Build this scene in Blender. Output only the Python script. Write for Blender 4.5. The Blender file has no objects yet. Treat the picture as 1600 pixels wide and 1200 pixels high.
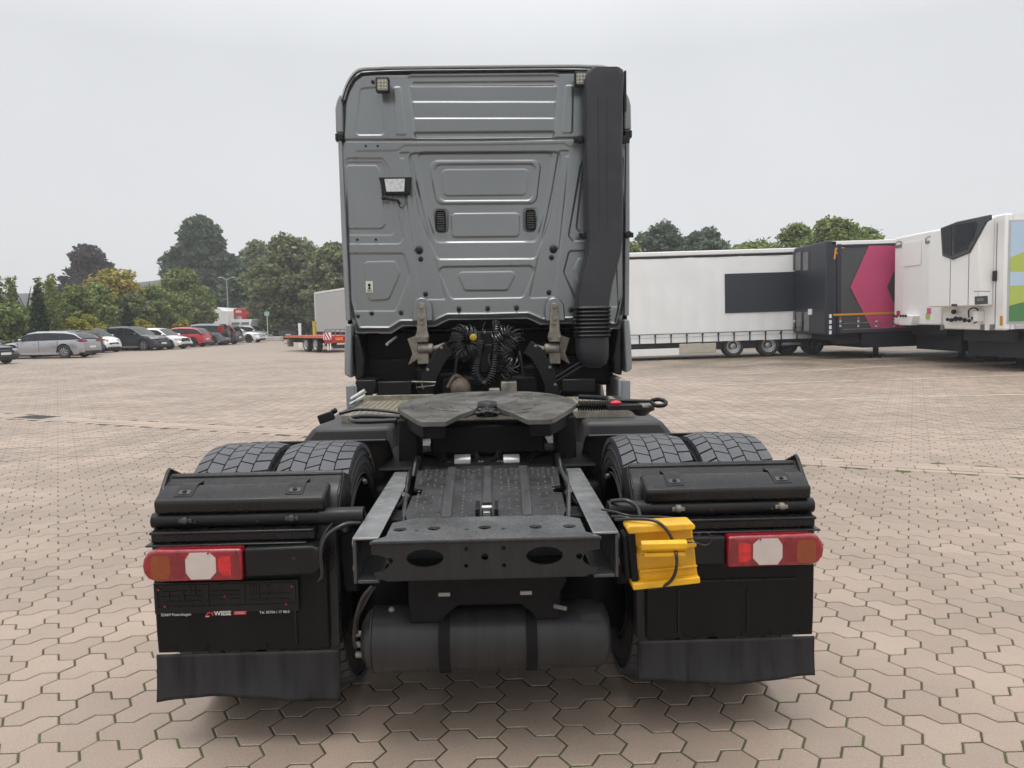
import bpy, bmesh, math, random
import numpy as np
from mathutils import Vector, Matrix, Euler
random.seed(7); rng = np.random.default_rng(7)
R = math.radians
scene = bpy.context.scene
col = scene.collection

# ------------------------------------------------------------------ camera, sky, sun, exposure
CAM = Vector((0.036, 0.0, 1.60)); FPX = 1155.0
cm = (Matrix.Rotation(R(-1.44), 3, 'Z') @ Matrix.Rotation(R(90 - 4.95), 3, 'X') @ Matrix.Rotation(R(-1.0), 3, 'Z'))
cd = bpy.data.cameras.new('camera'); cam = bpy.data.objects.new('camera', cd); col.objects.link(cam)
cam.matrix_world = Matrix.Translation(CAM) @ cm.to_4x4()
cd.sensor_width = 36.0; cd.lens = FPX / 1600 * 36; cd.clip_start = 0.05; cd.clip_end = 2500
scene.camera = cam
scene.render.resolution_x = 1024; scene.render.resolution_y = 768

SUN_EL, SUN_AZ = 78.0, 205.0            # azimuth clockwise from +Y: behind and a little left of the camera
w = bpy.data.worlds.new('World'); scene.world = w; w.use_nodes = True
nt = w.node_tree; nt.nodes.clear()
out = nt.nodes.new('ShaderNodeOutputWorld'); bg = nt.nodes.new('ShaderNodeBackground')
sky = nt.nodes.new('ShaderNodeTexSky'); sky.sky_type = 'NISHITA'; sky.sun_disc = False
sky.sun_elevation = R(SUN_EL); sky.sun_rotation = R(SUN_AZ)
hs = nt.nodes.new('ShaderNodeHueSaturation'); hs.inputs['Saturation'].default_value = 0.12
nt.links.new(sky.outputs[0], hs.inputs['Color'])
tc = nt.nodes.new('ShaderNodeTexCoord'); sp = nt.nodes.new('ShaderNodeSeparateXYZ')
nt.links.new(tc.outputs['Generated'], sp.inputs[0])
rmp = nt.nodes.new('ShaderNodeValToRGB'); nt.links.new(sp.outputs['Z'], rmp.inputs[0])
e = rmp.color_ramp.elements                       # even cloud sheet, physically brighter towards the zenith
e[0].position = 0.0; e[0].color = (8.5, 8.65, 8.85, 1)
e[1].position = 1.0; e[1].color = (20.5, 20.7, 21.0, 1)
m_ = e.new(0.32); m_.color = (7.6, 7.8, 8.05, 1); m_ = e.new(0.6); m_.color = (13.0, 13.2, 13.5, 1)
nz = nt.nodes.new('ShaderNodeTexNoise'); nz.inputs['Scale'].default_value = 1.6; nz.inputs['Detail'].default_value = 5
nt.links.new(tc.outputs['Generated'], nz.inputs['Vector'])
mr = nt.nodes.new('ShaderNodeMapRange'); mr.inputs['To Min'].default_value = 0.93; mr.inputs['To Max'].default_value = 1.06
mr.inputs['From Min'].default_value = 0.3; mr.inputs['From Max'].default_value = 0.7
nt.links.new(nz.outputs['Fac'], mr.inputs['Value'])
vm = nt.nodes.new('ShaderNodeVectorMath'); vm.operation = 'SCALE'
nt.links.new(rmp.outputs[0], vm.inputs[0]); nt.links.new(mr.outputs[0], vm.inputs['Scale'])
mx = nt.nodes.new('ShaderNodeMixRGB'); mx.inputs[0].default_value = 0.92
nt.links.new(hs.outputs[0], mx.inputs[1]); nt.links.new(vm.outputs[0], mx.inputs[2])
nt.links.new(mx.outputs[0], bg.inputs[0]); bg.inputs[1].default_value = 0.1
nt.links.new(bg.outputs[0], out.inputs[0])
sl = bpy.data.lights.new('sun', 'SUN'); sl.energy = 1.5; sl.angle = R(28); sl.color = (1.0, 0.97, 0.93)
so = bpy.data.objects.new('sun', sl); col.objects.link(so)
sd = Vector((math.sin(R(SUN_AZ)) * math.cos(R(SUN_EL)), math.cos(R(SUN_AZ)) * math.cos(R(SUN_EL)), math.sin(R(SUN_EL))))
so.rotation_euler = sd.to_track_quat('Z', 'Y').to_euler()
so.location = (0, -5, 20)
scene.view_settings.view_transform = 'Standard'; scene.view_settings.look = 'None'
scene.view_settings.exposure = 0.0; scene.view_settings.gamma = 1.0
scene.view_settings.use_curve_mapping = False

# ------------------------------------------------------------------ helpers
def A(u, v, y):
    """pixel of the survey photo (1600 wide) + distance along the yard -> world point"""
    d = cm @ Vector(((u - 800) / FPX, (600 - v) / FPX, -1)); t = (y - CAM.y) / d.y
    return CAM + d * t
def gz(x, y):
    """the yard rises very gently towards the trailers on the right"""
    t = np.clip((np.asarray(y, float) - 15) / 11, 0, 1); t = t * t * (3 - 2 * t)
    return 0.0148 * np.clip(np.asarray(x, float) - 4, 0, 40) * t

def mat(name, c, rough=0.5, metal=0.0, var=0.0, vscale=6.0, bump=0.0, bscale=60.0, coat=0.0, dirt=0.0, dirtc=(0.12, 0.10, 0.08),
        dscale=3.0, emit=None, alpha=None, trans=0.0, rvar=0.0, island=0.0, spec=0.5, stretch=None, world=False):
    m = bpy.data.materials.new(name); m.use_nodes = True
    t = m.node_tree; b = t.nodes['Principled BSDF']; L = t.links
    b.inputs['Base Color'].default_value = (*c, 1); b.inputs['Roughness'].default_value = rough
    b.inputs['Metallic'].default_value = metal; b.inputs['Coat Weight'].default_value = coat
    b.inputs['Coat Roughness'].default_value = 0.08; b.inputs['Specular IOR Level'].default_value = spec
    if trans: b.inputs['Transmission Weight'].default_value = trans
    if world:
        g = t.nodes.new('ShaderNodeNewGeometry'); vec = g.outputs['Position']
    else:
        g = t.nodes.new('ShaderNodeTexCoord'); vec = g.outputs['Object']
    if stretch:
        mp = t.nodes.new('ShaderNodeMapping'); mp.inputs['Scale'].default_value = stretch
        L.new(vec, mp.inputs[0]); vec = mp.outputs[0]
    def noise(s, d=6):
        n = t.nodes.new('ShaderNodeTexNoise'); n.inputs['Scale'].default_value = s; n.inputs['Detail'].default_value = d
        L.new(vec, n.inputs['Vector']); return n.outputs['Fac']
    def rangen(f, a, b_, lo=0.3, hi=0.7):
        r = t.nodes.new('ShaderNodeMapRange'); r.inputs['From Min'].default_value = lo; r.inputs['From Max'].default_value = hi
        r.inputs['To Min'].default_value = a; r.inputs['To Max'].default_value = b_; L.new(f, r.inputs['Value']); return r.outputs[0]
    cur = None
    def scale(colr, f):
        v = t.nodes.new('ShaderNodeVectorMath'); v.operation = 'SCALE'
        if colr is None: v.inputs[0].default_value = c
        else: L.new(colr, v.inputs[0])
        L.new(f, v.inputs['Scale']); return v.outputs[0]
    if var: cur = scale(cur, rangen(noise(vscale), 1 - var, 1 + var))
    if island:
        gg = t.nodes.new('ShaderNodeNewGeometry'); oi = t.nodes.new('ShaderNodeObjectInfo')
        ad = t.nodes.new('ShaderNodeMath'); ad.operation = 'ADD'; L.new(gg.outputs['Random Per Island'], ad.inputs[0]); L.new(oi.outputs['Random'], ad.inputs[1])
        fr = t.nodes.new('ShaderNodeMath'); fr.operation = 'FRACT'; L.new(ad.outputs[0], fr.inputs[0])
        cur = scale(cur, rangen(fr.outputs[0], 1 - island, 1 + island, 0, 1))
    if dirt:
        x = t.nodes.new('ShaderNodeMixRGB'); L.new(rangen(noise(dscale, 9), 0, dirt, 0.42, 0.68), x.inputs[0])
        if cur is None: x.inputs[1].default_value = (*c, 1)
        else: L.new(cur, x.inputs[1])
        x.inputs[2].default_value = (*dirtc, 1); cur = x.outputs[0]
    if cur is not None: L.new(cur, b.inputs['Base Color'])
    if rvar: L.new(rangen(noise(vscale * 1.7 + 3), rough - rvar, rough + rvar), b.inputs['Roughness'])
    if bump:
        bp = t.nodes.new('ShaderNodeBump'); bp.inputs['Strength'].default_value = bump; bp.inputs['Distance'].default_value = 0.01
        L.new(noise(bscale), bp.inputs['Height']); L.new(bp.outputs[0], b.inputs['Normal'])
    return m

class MB:
    def __init__(s): s.v = []; s.f = []
    def add(s, vs, fs):
        n = len(s.v); s.v += [tuple(p) for p in vs]; s.f += [tuple(i + n for i in f) for f in fs]; return s
    def box(s, x0, x1, y0, y1, z0, z1, rot=None, piv=None):
        vs = [Vector((x, y, z)) for x in (x0, x1) for y in (y0, y1) for z in (z0, z1)]
        if rot is not None:
            p = Vector(piv) if piv is not None else Vector(((x0 + x1) / 2, (y0 + y1) / 2, (z0 + z1) / 2))
            m = Euler(rot).to_matrix(); vs = [m @ (q - p) + p for q in vs]
        return s.add(vs, [(0, 1, 3, 2), (4, 6, 7, 5), (0, 4, 5, 1), (2, 3, 7, 6), (0, 2, 6, 4), (1, 5, 7, 3)])
    def tube(s, pts, r, n=8, cap=True, rs=None):
        pts = [Vector(p) for p in pts]; base = len(s.v); vs = []; fs = []
        up = None
        for i, p in enumerate(pts):
            d = (pts[min(i + 1, len(pts) - 1)] - pts[max(i - 1, 0)]).normalized()
            if up is None: up = d.orthogonal().normalized()
            up = (up - d * up.dot(d))
            up = up.normalized() if up.length > 1e-6 else d.orthogonal().normalized()
            sx = d.cross(up); rr = rs[i] if rs else r
            for k in range(n):
                a = 2 * math.pi * k / n; vs.append(p + (up * math.cos(a) + sx * math.sin(a)) * rr)
        for i in range(len(pts) - 1):
            for k in range(n):
                fs.append((i * n + k, i * n + (k + 1) % n, (i + 1) * n + (k + 1) % n, (i + 1) * n + k))
        if cap: fs += [tuple(range(n))[::-1], tuple((len(pts) - 1) * n + k for k in range(n))]
        return s.add(vs, fs)
    def cyl(s, p0, p1, r, n=16, r1=None):
        return s.tube([p0, p1], r, n, rs=[r, r if r1 is None else r1])
    def prism(s, poly, axis, a, b):
        """poly: 2-D points in the two other axes (x,y,z order), extruded along axis from a to b"""
        def P(p, t): q = list(p); q.insert(axis, t); return q
        n = len(poly); vs = [P(p, a) for p in poly] + [P(p, b) for p in poly]
        fs = [tuple(range(n))[::-1], tuple(range(n, 2 * n))] + [(i, (i + 1) % n, n + (i + 1) % n, n + i) for i in range(n)]
        return s.add(vs, fs)
    def lathe(s, prof, origin, axis='X', n=32, caps=True):
        """prof: (along, radius)"""
        o = Vector(origin); vs = []; fs = []
        for a, r in prof:
            for k in range(n):
                t = 2 * math.pi * k / n; c, d = r * math.cos(t), r * math.sin(t)
                vs.append(o + (Vector((a, c, d)) if axis == 'X' else Vector((c, a, d)) if axis == 'Y' else Vector((c, d, a))))
        for i in range(len(prof) - 1):
            for k in range(n): fs.append((i * n + k, i * n + (k + 1) % n, (i + 1) * n + (k + 1) % n, (i + 1) * n + k))
        if caps: fs += [tuple(range(n)), tuple((len(prof) - 1) * n + k for k in range(n))[::-1]]
        return s.add(vs, fs)
    def strip(s, path, axis, a, b, th):
        """sheet following a 2-D path, extruded along axis, with thickness"""
        pts = [Vector(p) for p in path]; nn = []
        for i in range(len(pts)):
            d = (pts[min(i + 1, len(pts) - 1)] - pts[max(i - 1, 0)]).normalized(); nn.append(Vector((-d.y, d.x)))
        q = [tuple(p) for p in pts] + [tuple(p + n_ * th) for p, n_ in list(zip(pts, nn))[::-1]]
        n = len(pts); m = 2 * n
        def P(p, t): r_ = list(p); r_.insert(axis, t); return r_
        vs = [P(p, a) for p in q] + [P(p, b) for p in q]
        fs = [(i, (i + 1) % m, m + (i + 1) % m, m + i) for i in range(m)]
        for i in range(n - 1):
            fs.append((i, m - 1 - i, m - 2 - i, i + 1)); fs.append((m + i, m + i + 1, 2 * m - 2 - i, 2 * m - 1 - i))
        return s.add(vs, fs)
    def sphere(s, c, r, n=10, sc=(1, 1, 1)):
        pr = [(-math.cos(math.pi * i / n), max(math.sin(math.pi * i / n), 0.02)) for i in range(n + 1)]
        c = Vector(c); vs = []; fs = []; m = n * 2
        for a, q in pr:
            for k in range(m):
                t = 2 * math.pi * k / m; vs.append(c + Vector((q * math.cos(t) * sc[0], q * math.sin(t) * sc[1], a * sc[2])) * r)
        for i in range(n):
            for k in range(m): fs.append((i * m + k, i * m + (k + 1) % m, (i + 1) * m + (k + 1) % m, (i + 1) * m + k))
        return s.add(vs, fs)
    def build(s, name, m, parent=None, smooth=None, bevel=0.0, label=None, kind=None, seg=2, recalc=True):
        me = bpy.data.meshes.new(name); me.from_pydata(s.v, [], s.f); me.update()
        if recalc:
            bm = bmesh.new(); bm.from_mesh(me); bmesh.ops.recalc_face_normals(bm, faces=bm.faces); bm.to_mesh(me); bm.free()
        return link(name, me, m, parent, smooth, bevel, label, kind, seg)

def link(name, me, m, parent=None, smooth=None, bevel=0.0, label=None, kind=None, seg=2):
    if m is not None:
        me.materials.clear(); me.materials.append(m)
    if smooth is not None: me.set_sharp_from_angle(angle=R(smooth)); me.shade_smooth() if False else None
    if smooth is not None:
        for p in me.polygons: p.use_smooth = True
        me.set_sharp_from_angle(angle=R(smooth))
    o = bpy.data.objects.new(name, me); col.objects.link(o)
    if parent is not None: attach(o, parent)
    if bevel:
        bv = o.modifiers.new('bevel', 'BEVEL'); bv.width = bevel; bv.segments = seg; bv.limit_method = 'ANGLE'; bv.angle_limit = R(40)
        bv.harden_normals = False
        if smooth is None:
            for p in me.polygons: p.use_smooth = True
            me.set_sharp_from_angle(angle=R(50))
    if label: o['label'] = label
    if kind: o['kind'] = kind
    return o
WM = {}
def wmat(o):
    m = Matrix.LocRotScale(o.location, o.rotation_euler, o.scale)
    return wmat(o.parent) @ o.matrix_parent_inverse @ m if o.parent else m
def attach(o, parent):
    """keep world place of o while parenting"""
    o.parent = parent; o.matrix_parent_inverse = wmat(parent).inverted()
def thing(name, label, cat, loc=(0, 0, 0), rz=0.0, group=None):
    o = bpy.data.objects.new(name, None); col.objects.link(o); o.location = loc; o.rotation_euler = (0, 0, rz)
    o.empty_display_size = 0.2; o['label'] = label; o['category'] = cat
    if group: o['group'] = group
    return o
def tag(o, label, cat, group=None):
    o['label'] = label; o['category'] = cat
    if group: o['group'] = group
    return o
def place(root, loc, rz, rx=0, ry=0):
    root.location = loc; root.rotation_euler = (rx, ry, rz)
def copy_tree(o, parent=None):
    c = o.copy(); col.objects.link(c)
    if parent: c.parent = parent
    for ch in list(o.children): copy_tree(ch, c)
    return c
def plate(name, outer, holes, th, mtx, m, parent=None, bevel=0.0, res=1):
    """flat plate with real holes: 2-D curve filled, extruded, turned to mesh, moved by mtx"""
    cu = bpy.data.curves.new('c', 'CURVE'); cu.dimensions = '2D'; cu.fill_mode = 'BOTH'; cu.extrude = th / 2
    for poly in [outer] + holes:
        sp_ = cu.splines.new('POLY'); sp_.points.add(len(poly) - 1)
        for i, p in enumerate(poly): sp_.points[i].co = (p[0], p[1], 0, 1)
        sp_.use_cyclic_u = True
    t = bpy.data.objects.new('t', cu); me = bpy.data.meshes.new_from_object(t)
    bpy.data.objects.remove(t); bpy.data.curves.remove(cu)
    me.transform(mtx)
    return link(name, me, m, parent, None if not bevel else 30, bevel)
def text(s, loc, size, m, parent, name='lettering', rot=(math.pi / 2, 0, 0), ext=0.0004, align='CENTER', bold=0.0, shear=0.0, local=False):
    cu = bpy.data.curves.new('t', 'FONT'); cu.body = s; cu.size = size; cu.extrude = ext; cu.align_x = align; cu.align_y = 'CENTER'
    cu.offset = bold; cu.shear = shear; cu.resolution_u = 3
    t = bpy.data.objects.new('t', cu); me = bpy.data.meshes.new_from_object(t)
    bpy.data.objects.remove(t); bpy.data.curves.remove(cu)
    me.transform(Matrix.Translation(Vector(loc)) @ Euler(rot).to_matrix().to_4x4())
    return link(name, me, m, parent)
def circle(cx, cy, rx, ry=None, n=20):
    ry = ry or rx
    return [(cx + rx * math.cos(2 * math.pi * i / n), cy + ry * math.sin(2 * math.pi * i / n)) for i in range(n)]
def rrect(x0, x1, y0, y1, r, n=5):
    o = []
    for cx, cy, a0 in ((x1 - r, y1 - r, 0), (x0 + r, y1 - r, 90), (x0 + r, y0 + r, 180), (x1 - r, y0 + r, 270)):
        for i in range(n + 1): a = R(a0 + 90 * i / n); o.append((cx + r * math.cos(a), cy + r * math.sin(a)))
    return o
def smooth_path(pts, n=8):
    """Catmull-Rom"""
    P = [Vector(p) for p in pts]; P = [P[0] * 2 - P[1]] + P + [P[-1] * 2 - P[-2]]; o = []
    for i in range(1, len(P) - 2):
        a, b, c, d = P[i - 1:i + 3]
        for k in range(n):
            t = k / n
            o.append(0.5 * ((2 * b) + (c - a) * t + (2 * a - 5 * b + 4 * c - d) * t * t + (3 * b - a - 3 * c + d) * t ** 3))
    o.append(P[-2]); return o
def coil(pts, Rr, turns, r, seg=12, n=5, wob=0.15):
    """helix round a path"""
    path = smooth_path(pts, 12); L = [0]
    for i in range(1, len(path)): L.append(L[-1] + (path[i] - path[i - 1]).length)
    N = turns * seg; o = []; up = Vector((0, -1, 0.2)).normalized(); j = 0
    for k in range(N + 1):
        s = L[-1] * k / N
        while j < len(L) - 2 and L[j + 1] < s: j += 1
        t = (s - L[j]) / max(L[j + 1] - L[j], 1e-6); p = path[j].lerp(path[j + 1], t)
        d = (path[j + 1] - path[j]).normalized(); u_ = (up - d * up.dot(d)).normalized(); s_ = d.cross(u_)
        a = 2 * math.pi * k / seg; rr = Rr * (1 + wob * math.sin(k * 0.37) * math.sin(k * 0.061))
        o.append(p + (u_ * math.cos(a) + s_ * math.sin(a)) * rr)
    return MB().tube(o, r, n)

# ------------------------------------------------------------------ materials
M_stone = mat('paving_concrete', (0.345, 0.268, 0.213), 0.52, var=0.13, vscale=0.9, bump=0.35, bscale=210, island=0.11, dirt=0.42,
              dirtc=(0.205, 0.160, 0.124), dscale=0.42, rvar=0.12, world=True)
M_course = mat('course_block', (0.37, 0.29, 0.232), 0.6, var=0.10, vscale=1.2, bump=0.3, bscale=200, island=0.05, world=True)
M_far = mat('yard_far', (0.300, 0.238, 0.192), 0.55, var=0.10, vscale=0.12, bump=0.2, bscale=8, dirt=0.25, dirtc=(0.27, 0.24, 0.20), dscale=0.08, world=True, stretch=(1, 0.4, 1))
M_joint = mat('joint_moss', (0.075, 0.062, 0.040), 0.95, var=0.35, vscale=14, dirt=0.8, dirtc=(0.085, 0.12, 0.02), dscale=2.3, world=True, bump=0.6, bscale=300)
M_line = mat('worn_road_paint', (0.52, 0.47, 0.40), 0.8, var=0.12, vscale=3, dirt=1.0, dirtc=(0.32, 0.265, 0.22), dscale=2.2, world=True)
M_grass = mat('grass', (0.07, 0.10, 0.03), 0.9, var=0.35, vscale=2, world=True)
M_iron = mat('cast_iron', (0.11, 0.105, 0.10), 0.6, 0.3, var=0.2)

# grain of fine speckle on the paving
def speckle(m, amt=0.35, thr=0.64):
    t = m.node_tree; b = t.nodes['Principled BSDF']; L = t.links
    src = b.inputs['Base Color'].links[0].from_socket
    g = t.nodes.new('ShaderNodeNewGeometry'); n = t.nodes.new('ShaderNodeTexNoise'); n.inputs['Scale'].default_value = 170; n.inputs['Detail'].default_value = 3
    L.new(g.outputs['Position'], n.inputs['Vector'])
    r = t.nodes.new('ShaderNodeMapRange'); r.inputs['From Min'].default_value = 0.25; r.inputs['From Max'].default_value = 0.75
    r.inputs['To Min'].default_value = 1 - amt; r.inputs['To Max'].default_value = 1 + amt; L.new(n.outputs['Fac'], r.inputs['Value'])
    v = t.nodes.new('ShaderNodeVectorMath'); v.operation = 'SCALE'; L.new(src, v.inputs[0]); L.new(r.outputs[0], v.inputs['Scale'])
    n2 = t.nodes.new('ShaderNodeTexVoronoi'); n2.inputs['Scale'].default_value = 26; L.new(g.outputs['Position'], n2.inputs['Vector'])
    r2 = t.nodes.new('ShaderNodeMapRange'); r2.inputs['From Min'].default_value = 0.07; r2.inputs['From Max'].default_value = 0.11; L.new(n2.outputs['Distance'], r2.inputs['Value'])
    r2.inputs['To Min'].default_value = 0.8; r2.inputs['To Max'].default_value = 0.0
    mp = t.nodes.new('ShaderNodeMath'); mp.operation = 'MULTIPLY'; L.new(r2.outputs[0], mp.inputs[0])
    n3 = t.nodes.new('ShaderNodeTexNoise'); n3.inputs['Scale'].default_value = 5; L.new(g.outputs['Position'], n3.inputs['Vector'])
    r3 = t.nodes.new('ShaderNodeMapRange'); r3.inputs['From Min'].default_value = 0.52; r3.inputs['From Max'].default_value = 0.62; L.new(n3.outputs['Fac'], r3.inputs['Value'])
    L.new(r3.outputs[0], mp.inputs[1])
    x = t.nodes.new('ShaderNodeMixRGB'); L.new(mp.outputs[0], x.inputs[0]); L.new(v.outputs[0], x.inputs[1]); x.inputs[2].default_value = (0.12, 0.10, 0.085, 1)
    L.new(x.outputs[0], b.inputs['Base Color'])
def stain_and_shade(m):  # brown dirt plus painted-in shade on the paving around the trailers
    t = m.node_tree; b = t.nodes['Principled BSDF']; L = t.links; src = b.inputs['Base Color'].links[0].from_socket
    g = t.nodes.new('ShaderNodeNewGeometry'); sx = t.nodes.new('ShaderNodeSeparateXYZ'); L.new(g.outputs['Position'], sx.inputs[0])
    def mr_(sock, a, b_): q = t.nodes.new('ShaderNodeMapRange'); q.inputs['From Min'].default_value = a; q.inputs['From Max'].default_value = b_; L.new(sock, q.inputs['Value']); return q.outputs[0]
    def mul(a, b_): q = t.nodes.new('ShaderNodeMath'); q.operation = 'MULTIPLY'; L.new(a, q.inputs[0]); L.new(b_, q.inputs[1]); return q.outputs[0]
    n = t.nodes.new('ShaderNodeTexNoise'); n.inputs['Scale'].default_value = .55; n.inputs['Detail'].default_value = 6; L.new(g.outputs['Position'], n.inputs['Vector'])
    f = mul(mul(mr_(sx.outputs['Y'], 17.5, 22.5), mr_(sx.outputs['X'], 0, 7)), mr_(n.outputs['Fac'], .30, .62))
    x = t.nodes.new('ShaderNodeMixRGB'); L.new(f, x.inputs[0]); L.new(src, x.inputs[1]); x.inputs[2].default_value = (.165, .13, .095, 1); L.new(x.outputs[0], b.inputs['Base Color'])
stain_and_shade(M_stone); speckle(M_stone, 0.22); speckle(M_course, 0.2)

M_paint = mat('cab_silver_grey_paint', (0.212, 0.224, 0.228), 0.29, 0.72, var=0.06, vscale=1.2, coat=0.25)
M_paintl = mat('cab_trim_grey', (0.24, 0.25, 0.26), 0.4, 0.2, var=0.05)
M_duct = mat('dark_plastic', (0.020, 0.020, 0.026), 0.5, var=0.15, vscale=7, dirt=0.2, dirtc=(0.06, 0.06, 0.06), bump=0.05, bscale=200)
M_black = mat('black_plastic', (0.006, 0.006, 0.0065), 0.40, spec=.32, var=0.2, vscale=9, dirt=0.3, dirtc=(0.02, 0.02, 0.02), dscale=6, rvar=0.1)
M_guard = mat('mudguard_plastic', (0.006, 0.006, 0.007), 0.32, spec=.38, var=0.2, vscale=5, dirt=0.35, dirtc=(0.022, 0.021, 0.02), dscale=4, rvar=0.12, stretch=(3, 3, 0.5))
M_panel = mat('lower_panel_plastic', (0.006, 0.006, 0.0065), 0.5, spec=.2, var=0.2, vscale=5, dirt=0.3, dirtc=(0.012, 0.012, 0.012), dscale=4, stretch=(3, 3, .4))
M_flap = mat('rubber_flap', (0.026, 0.026, 0.029), 0.5, spec=.3, var=0.25, vscale=2, dirt=0.95, dirtc=(0.006, 0.006, 0.007), dscale=2.0, rvar=0.15, stretch=(9, 9, 0.6))
M_frame = mat('frame_grey_metal', (0.06, 0.061, 0.063), 0.38, 0.25, var=0.18, vscale=9, dirt=0.4, dirtc=(0.05, 0.048, 0.045), dscale=7, rvar=0.14)
M_rail = mat('rail_metal_sheen', (0.30, 0.303, 0.307), 0.24, 0.3, var=0.15, vscale=8, dirt=0.6, dirtc=(0.075, 0.075, 0.076), dscale=3, rvar=0.12)  # sky reflection on the wet flanges put in as a lighter grey
M_btop = mat('beam_top_sheen', (0.15, 0.152, 0.155), 0.26, 0.3, var=0.15, vscale=9, dirt=0.6, dirtc=(0.06, 0.06, 0.06), dscale=4, rvar=0.12)  # same beam, top side painted lighter to stand for its sky sheen
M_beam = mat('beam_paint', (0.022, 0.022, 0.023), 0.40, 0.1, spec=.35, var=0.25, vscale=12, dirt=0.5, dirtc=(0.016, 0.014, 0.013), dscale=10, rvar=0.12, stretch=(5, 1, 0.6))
M_tank = mat('air_tank_paint', (0.028, 0.028, 0.030), 0.40, 0.1, spec=.4, var=0.15, vscale=6, dirt=0.5, dirtc=(0.012, 0.012, 0.012), dscale=2.4, rvar=0.1, stretch=(9, 0.35, 0.35))
M_dark = mat('greasy_black_metal', (0.005, 0.005, 0.006), 0.6, 0.0, spec=.2, var=0.3, vscale=10)
M_grease = mat('greasy_steel', (0.15, 0.142, 0.13), 0.42, 0.3, var=0.2, vscale=8, dirt=0.85, dirtc=(0.035, 0.032, 0.028), dscale=5, rvar=0.18, bump=0.35, bscale=40)
M_lump = mat('black_grease', (0.015, 0.014, 0.013), 0.3, bump=1.0, bscale=60)
M_tread_plate = mat('dirty_tread_plate', (0.34, 0.31, 0.24), 0.5, 0.3, var=0.2, vscale=14, dirt=0.6, dirtc=(0.14, 0.12, 0.085), dscale=14, bump=0.3, bscale=120)
M_tyre = mat('tyre_rubber', (0.070, 0.072, 0.079), 0.45, var=0.15, vscale=14, bump=0.2, bscale=130)
M_tyreb = mat('tyre_base', (0.018, 0.018, 0.019), 0.8, var=0.2)
M_red = mat('red_lens', (0.25, 0.003, 0.010), 0.15, coat=0.8, var=0.3, vscale=38, bump=.35, bscale=150)
M_redd = mat('dark_red_lens', (0.18, 0.005, 0.012), 0.2, coat=0.6, var=0.2, vscale=40)
M_redb = mat('bright_red_lens', (0.55, 0.012, 0.014), 0.2, coat=0.6, var=.3, vscale=50, bump=.3, bscale=160)
M_amber = mat('amber_lens', (0.27, 0.05, 0.005), 0.2, coat=0.6, var=0.12, vscale=50, bump=.4, bscale=150)
M_white = mat('white_lens', (0.52, 0.455, 0.42), 0.22, coat=0.5, var=0.08, vscale=14)
M_yellow = mat('yellow_plastic', (0.74, 0.40, 0.010), 0.45, var=0.10, vscale=12, dirt=0.55, dirtc=(0.34, 0.20, 0.03), dscale=9)
M_alu = mat('dirty_cast_metal', (0.26, 0.235, 0.195), 0.55, 0.4, var=0.3, vscale=22, dirt=0.4, dirtc=(0.08, 0.065, 0.05), dscale=16)
M_steel = mat('bright_steel', (0.55, 0.56, 0.56), 0.3, 0.8, var=0.2, vscale=30)
M_cable = mat('black_cable', (0.010, 0.010, 0.011), 0.28, coat=0.3)
M_lampglass = mat('lamp_glass', (0.55, 0.56, 0.56), 0.18, 0.3, var=0.2, vscale=50, coat=0.5)
M_sealer = mat('sticker', (0.60, 0.60, 0.50), 0.5)
M_print = mat('white_print', (0.62, 0.62, 0.60), 0.5); M_redprint = mat('red_print', (0.55, 0.03, 0.04), 0.5)
M_reddk = mat('red_painted_metal', (0.40, 0.03, 0.035), 0.4, var=0.2, vscale=20)

# ------------------------------------------------------------------ the yard: paving
def mesh_np(name, verts, npoly, k):
    """npoly polygons of k corners, consecutive vertices"""
    me = bpy.data.meshes.new(name); me.vertices.add(len(verts)); me.vertices.foreach_set('co', verts.astype(np.float32).ravel())
    me.loops.add(npoly * k); me.loops.foreach_set('vertex_index', np.arange(npoly * k, dtype=np.int32))
    me.polygons.add(npoly); me.polygons.foreach_set('loop_start', np.arange(0, npoly * k, k, dtype=np.int32))
    me.update(calc_edges=True); me.validate(); return me
S = 0.0755
e1 = np.array([S, 0.0]); e2 = np.array([0.5, 0.8660254]) * S
PA = [(0, 0), (1, 0), (2, -1), (3, -1), (4, -2), (4, -3), (3, -3), (3, -4), (2, -4), (1, -3), (1, -2), (0, -1)]
PB = [(0, 0), (1, 0), (2, -1), (3, -1), (3, 0), (2, 1), (2, 2), (1, 3), (0, 3), (0, 2), (-1, 2), (-1, 1)]
def lat(P): return np.array([i * e1 + j * e2 for i, j in P])
def ccw(p): return p if 0.5 * np.sum(p[:, 0] * np.roll(p[:, 1], -1) - np.roll(p[:, 0], -1) * p[:, 1]) > 0 else p[::-1]
def inset(p, d):
    n = len(p); o = []
    for i in range(n):
        a, b, c = p[i - 1], p[i], p[(i + 1) % n]
        u1 = (b - a) / np.linalg.norm(b - a); u2 = (c - b) / np.linalg.norm(c - b)
        n1 = np.array([-u1[1], u1[0]]); n2 = np.array([-u2[1], u2[0]])
        q = n1 + n2; o.append(b + q * d / (1 + n1 @ n2) if abs(1 + n1 @ n2) > 1e-4 else b + n1 * d)
    return np.array(o)
polyA, polyB = ccw(lat(PA)), ccw(lat(PB)); cA, cB = polyA.mean(0), polyB.mean(0)
polyA = polyA - cA; polyB = polyB - cB
T1 = 3 * e1; T2 = 6 * e2 - 3 * e1
X0, X1, Y0, Y1 = -31.0, 31.0, -1.0, 34.0
C0 = np.array([0.03, 2.0])
ja = np.arange(-12, int((Y1 - Y0) / T2[1]) + 12)
cent = []
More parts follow.
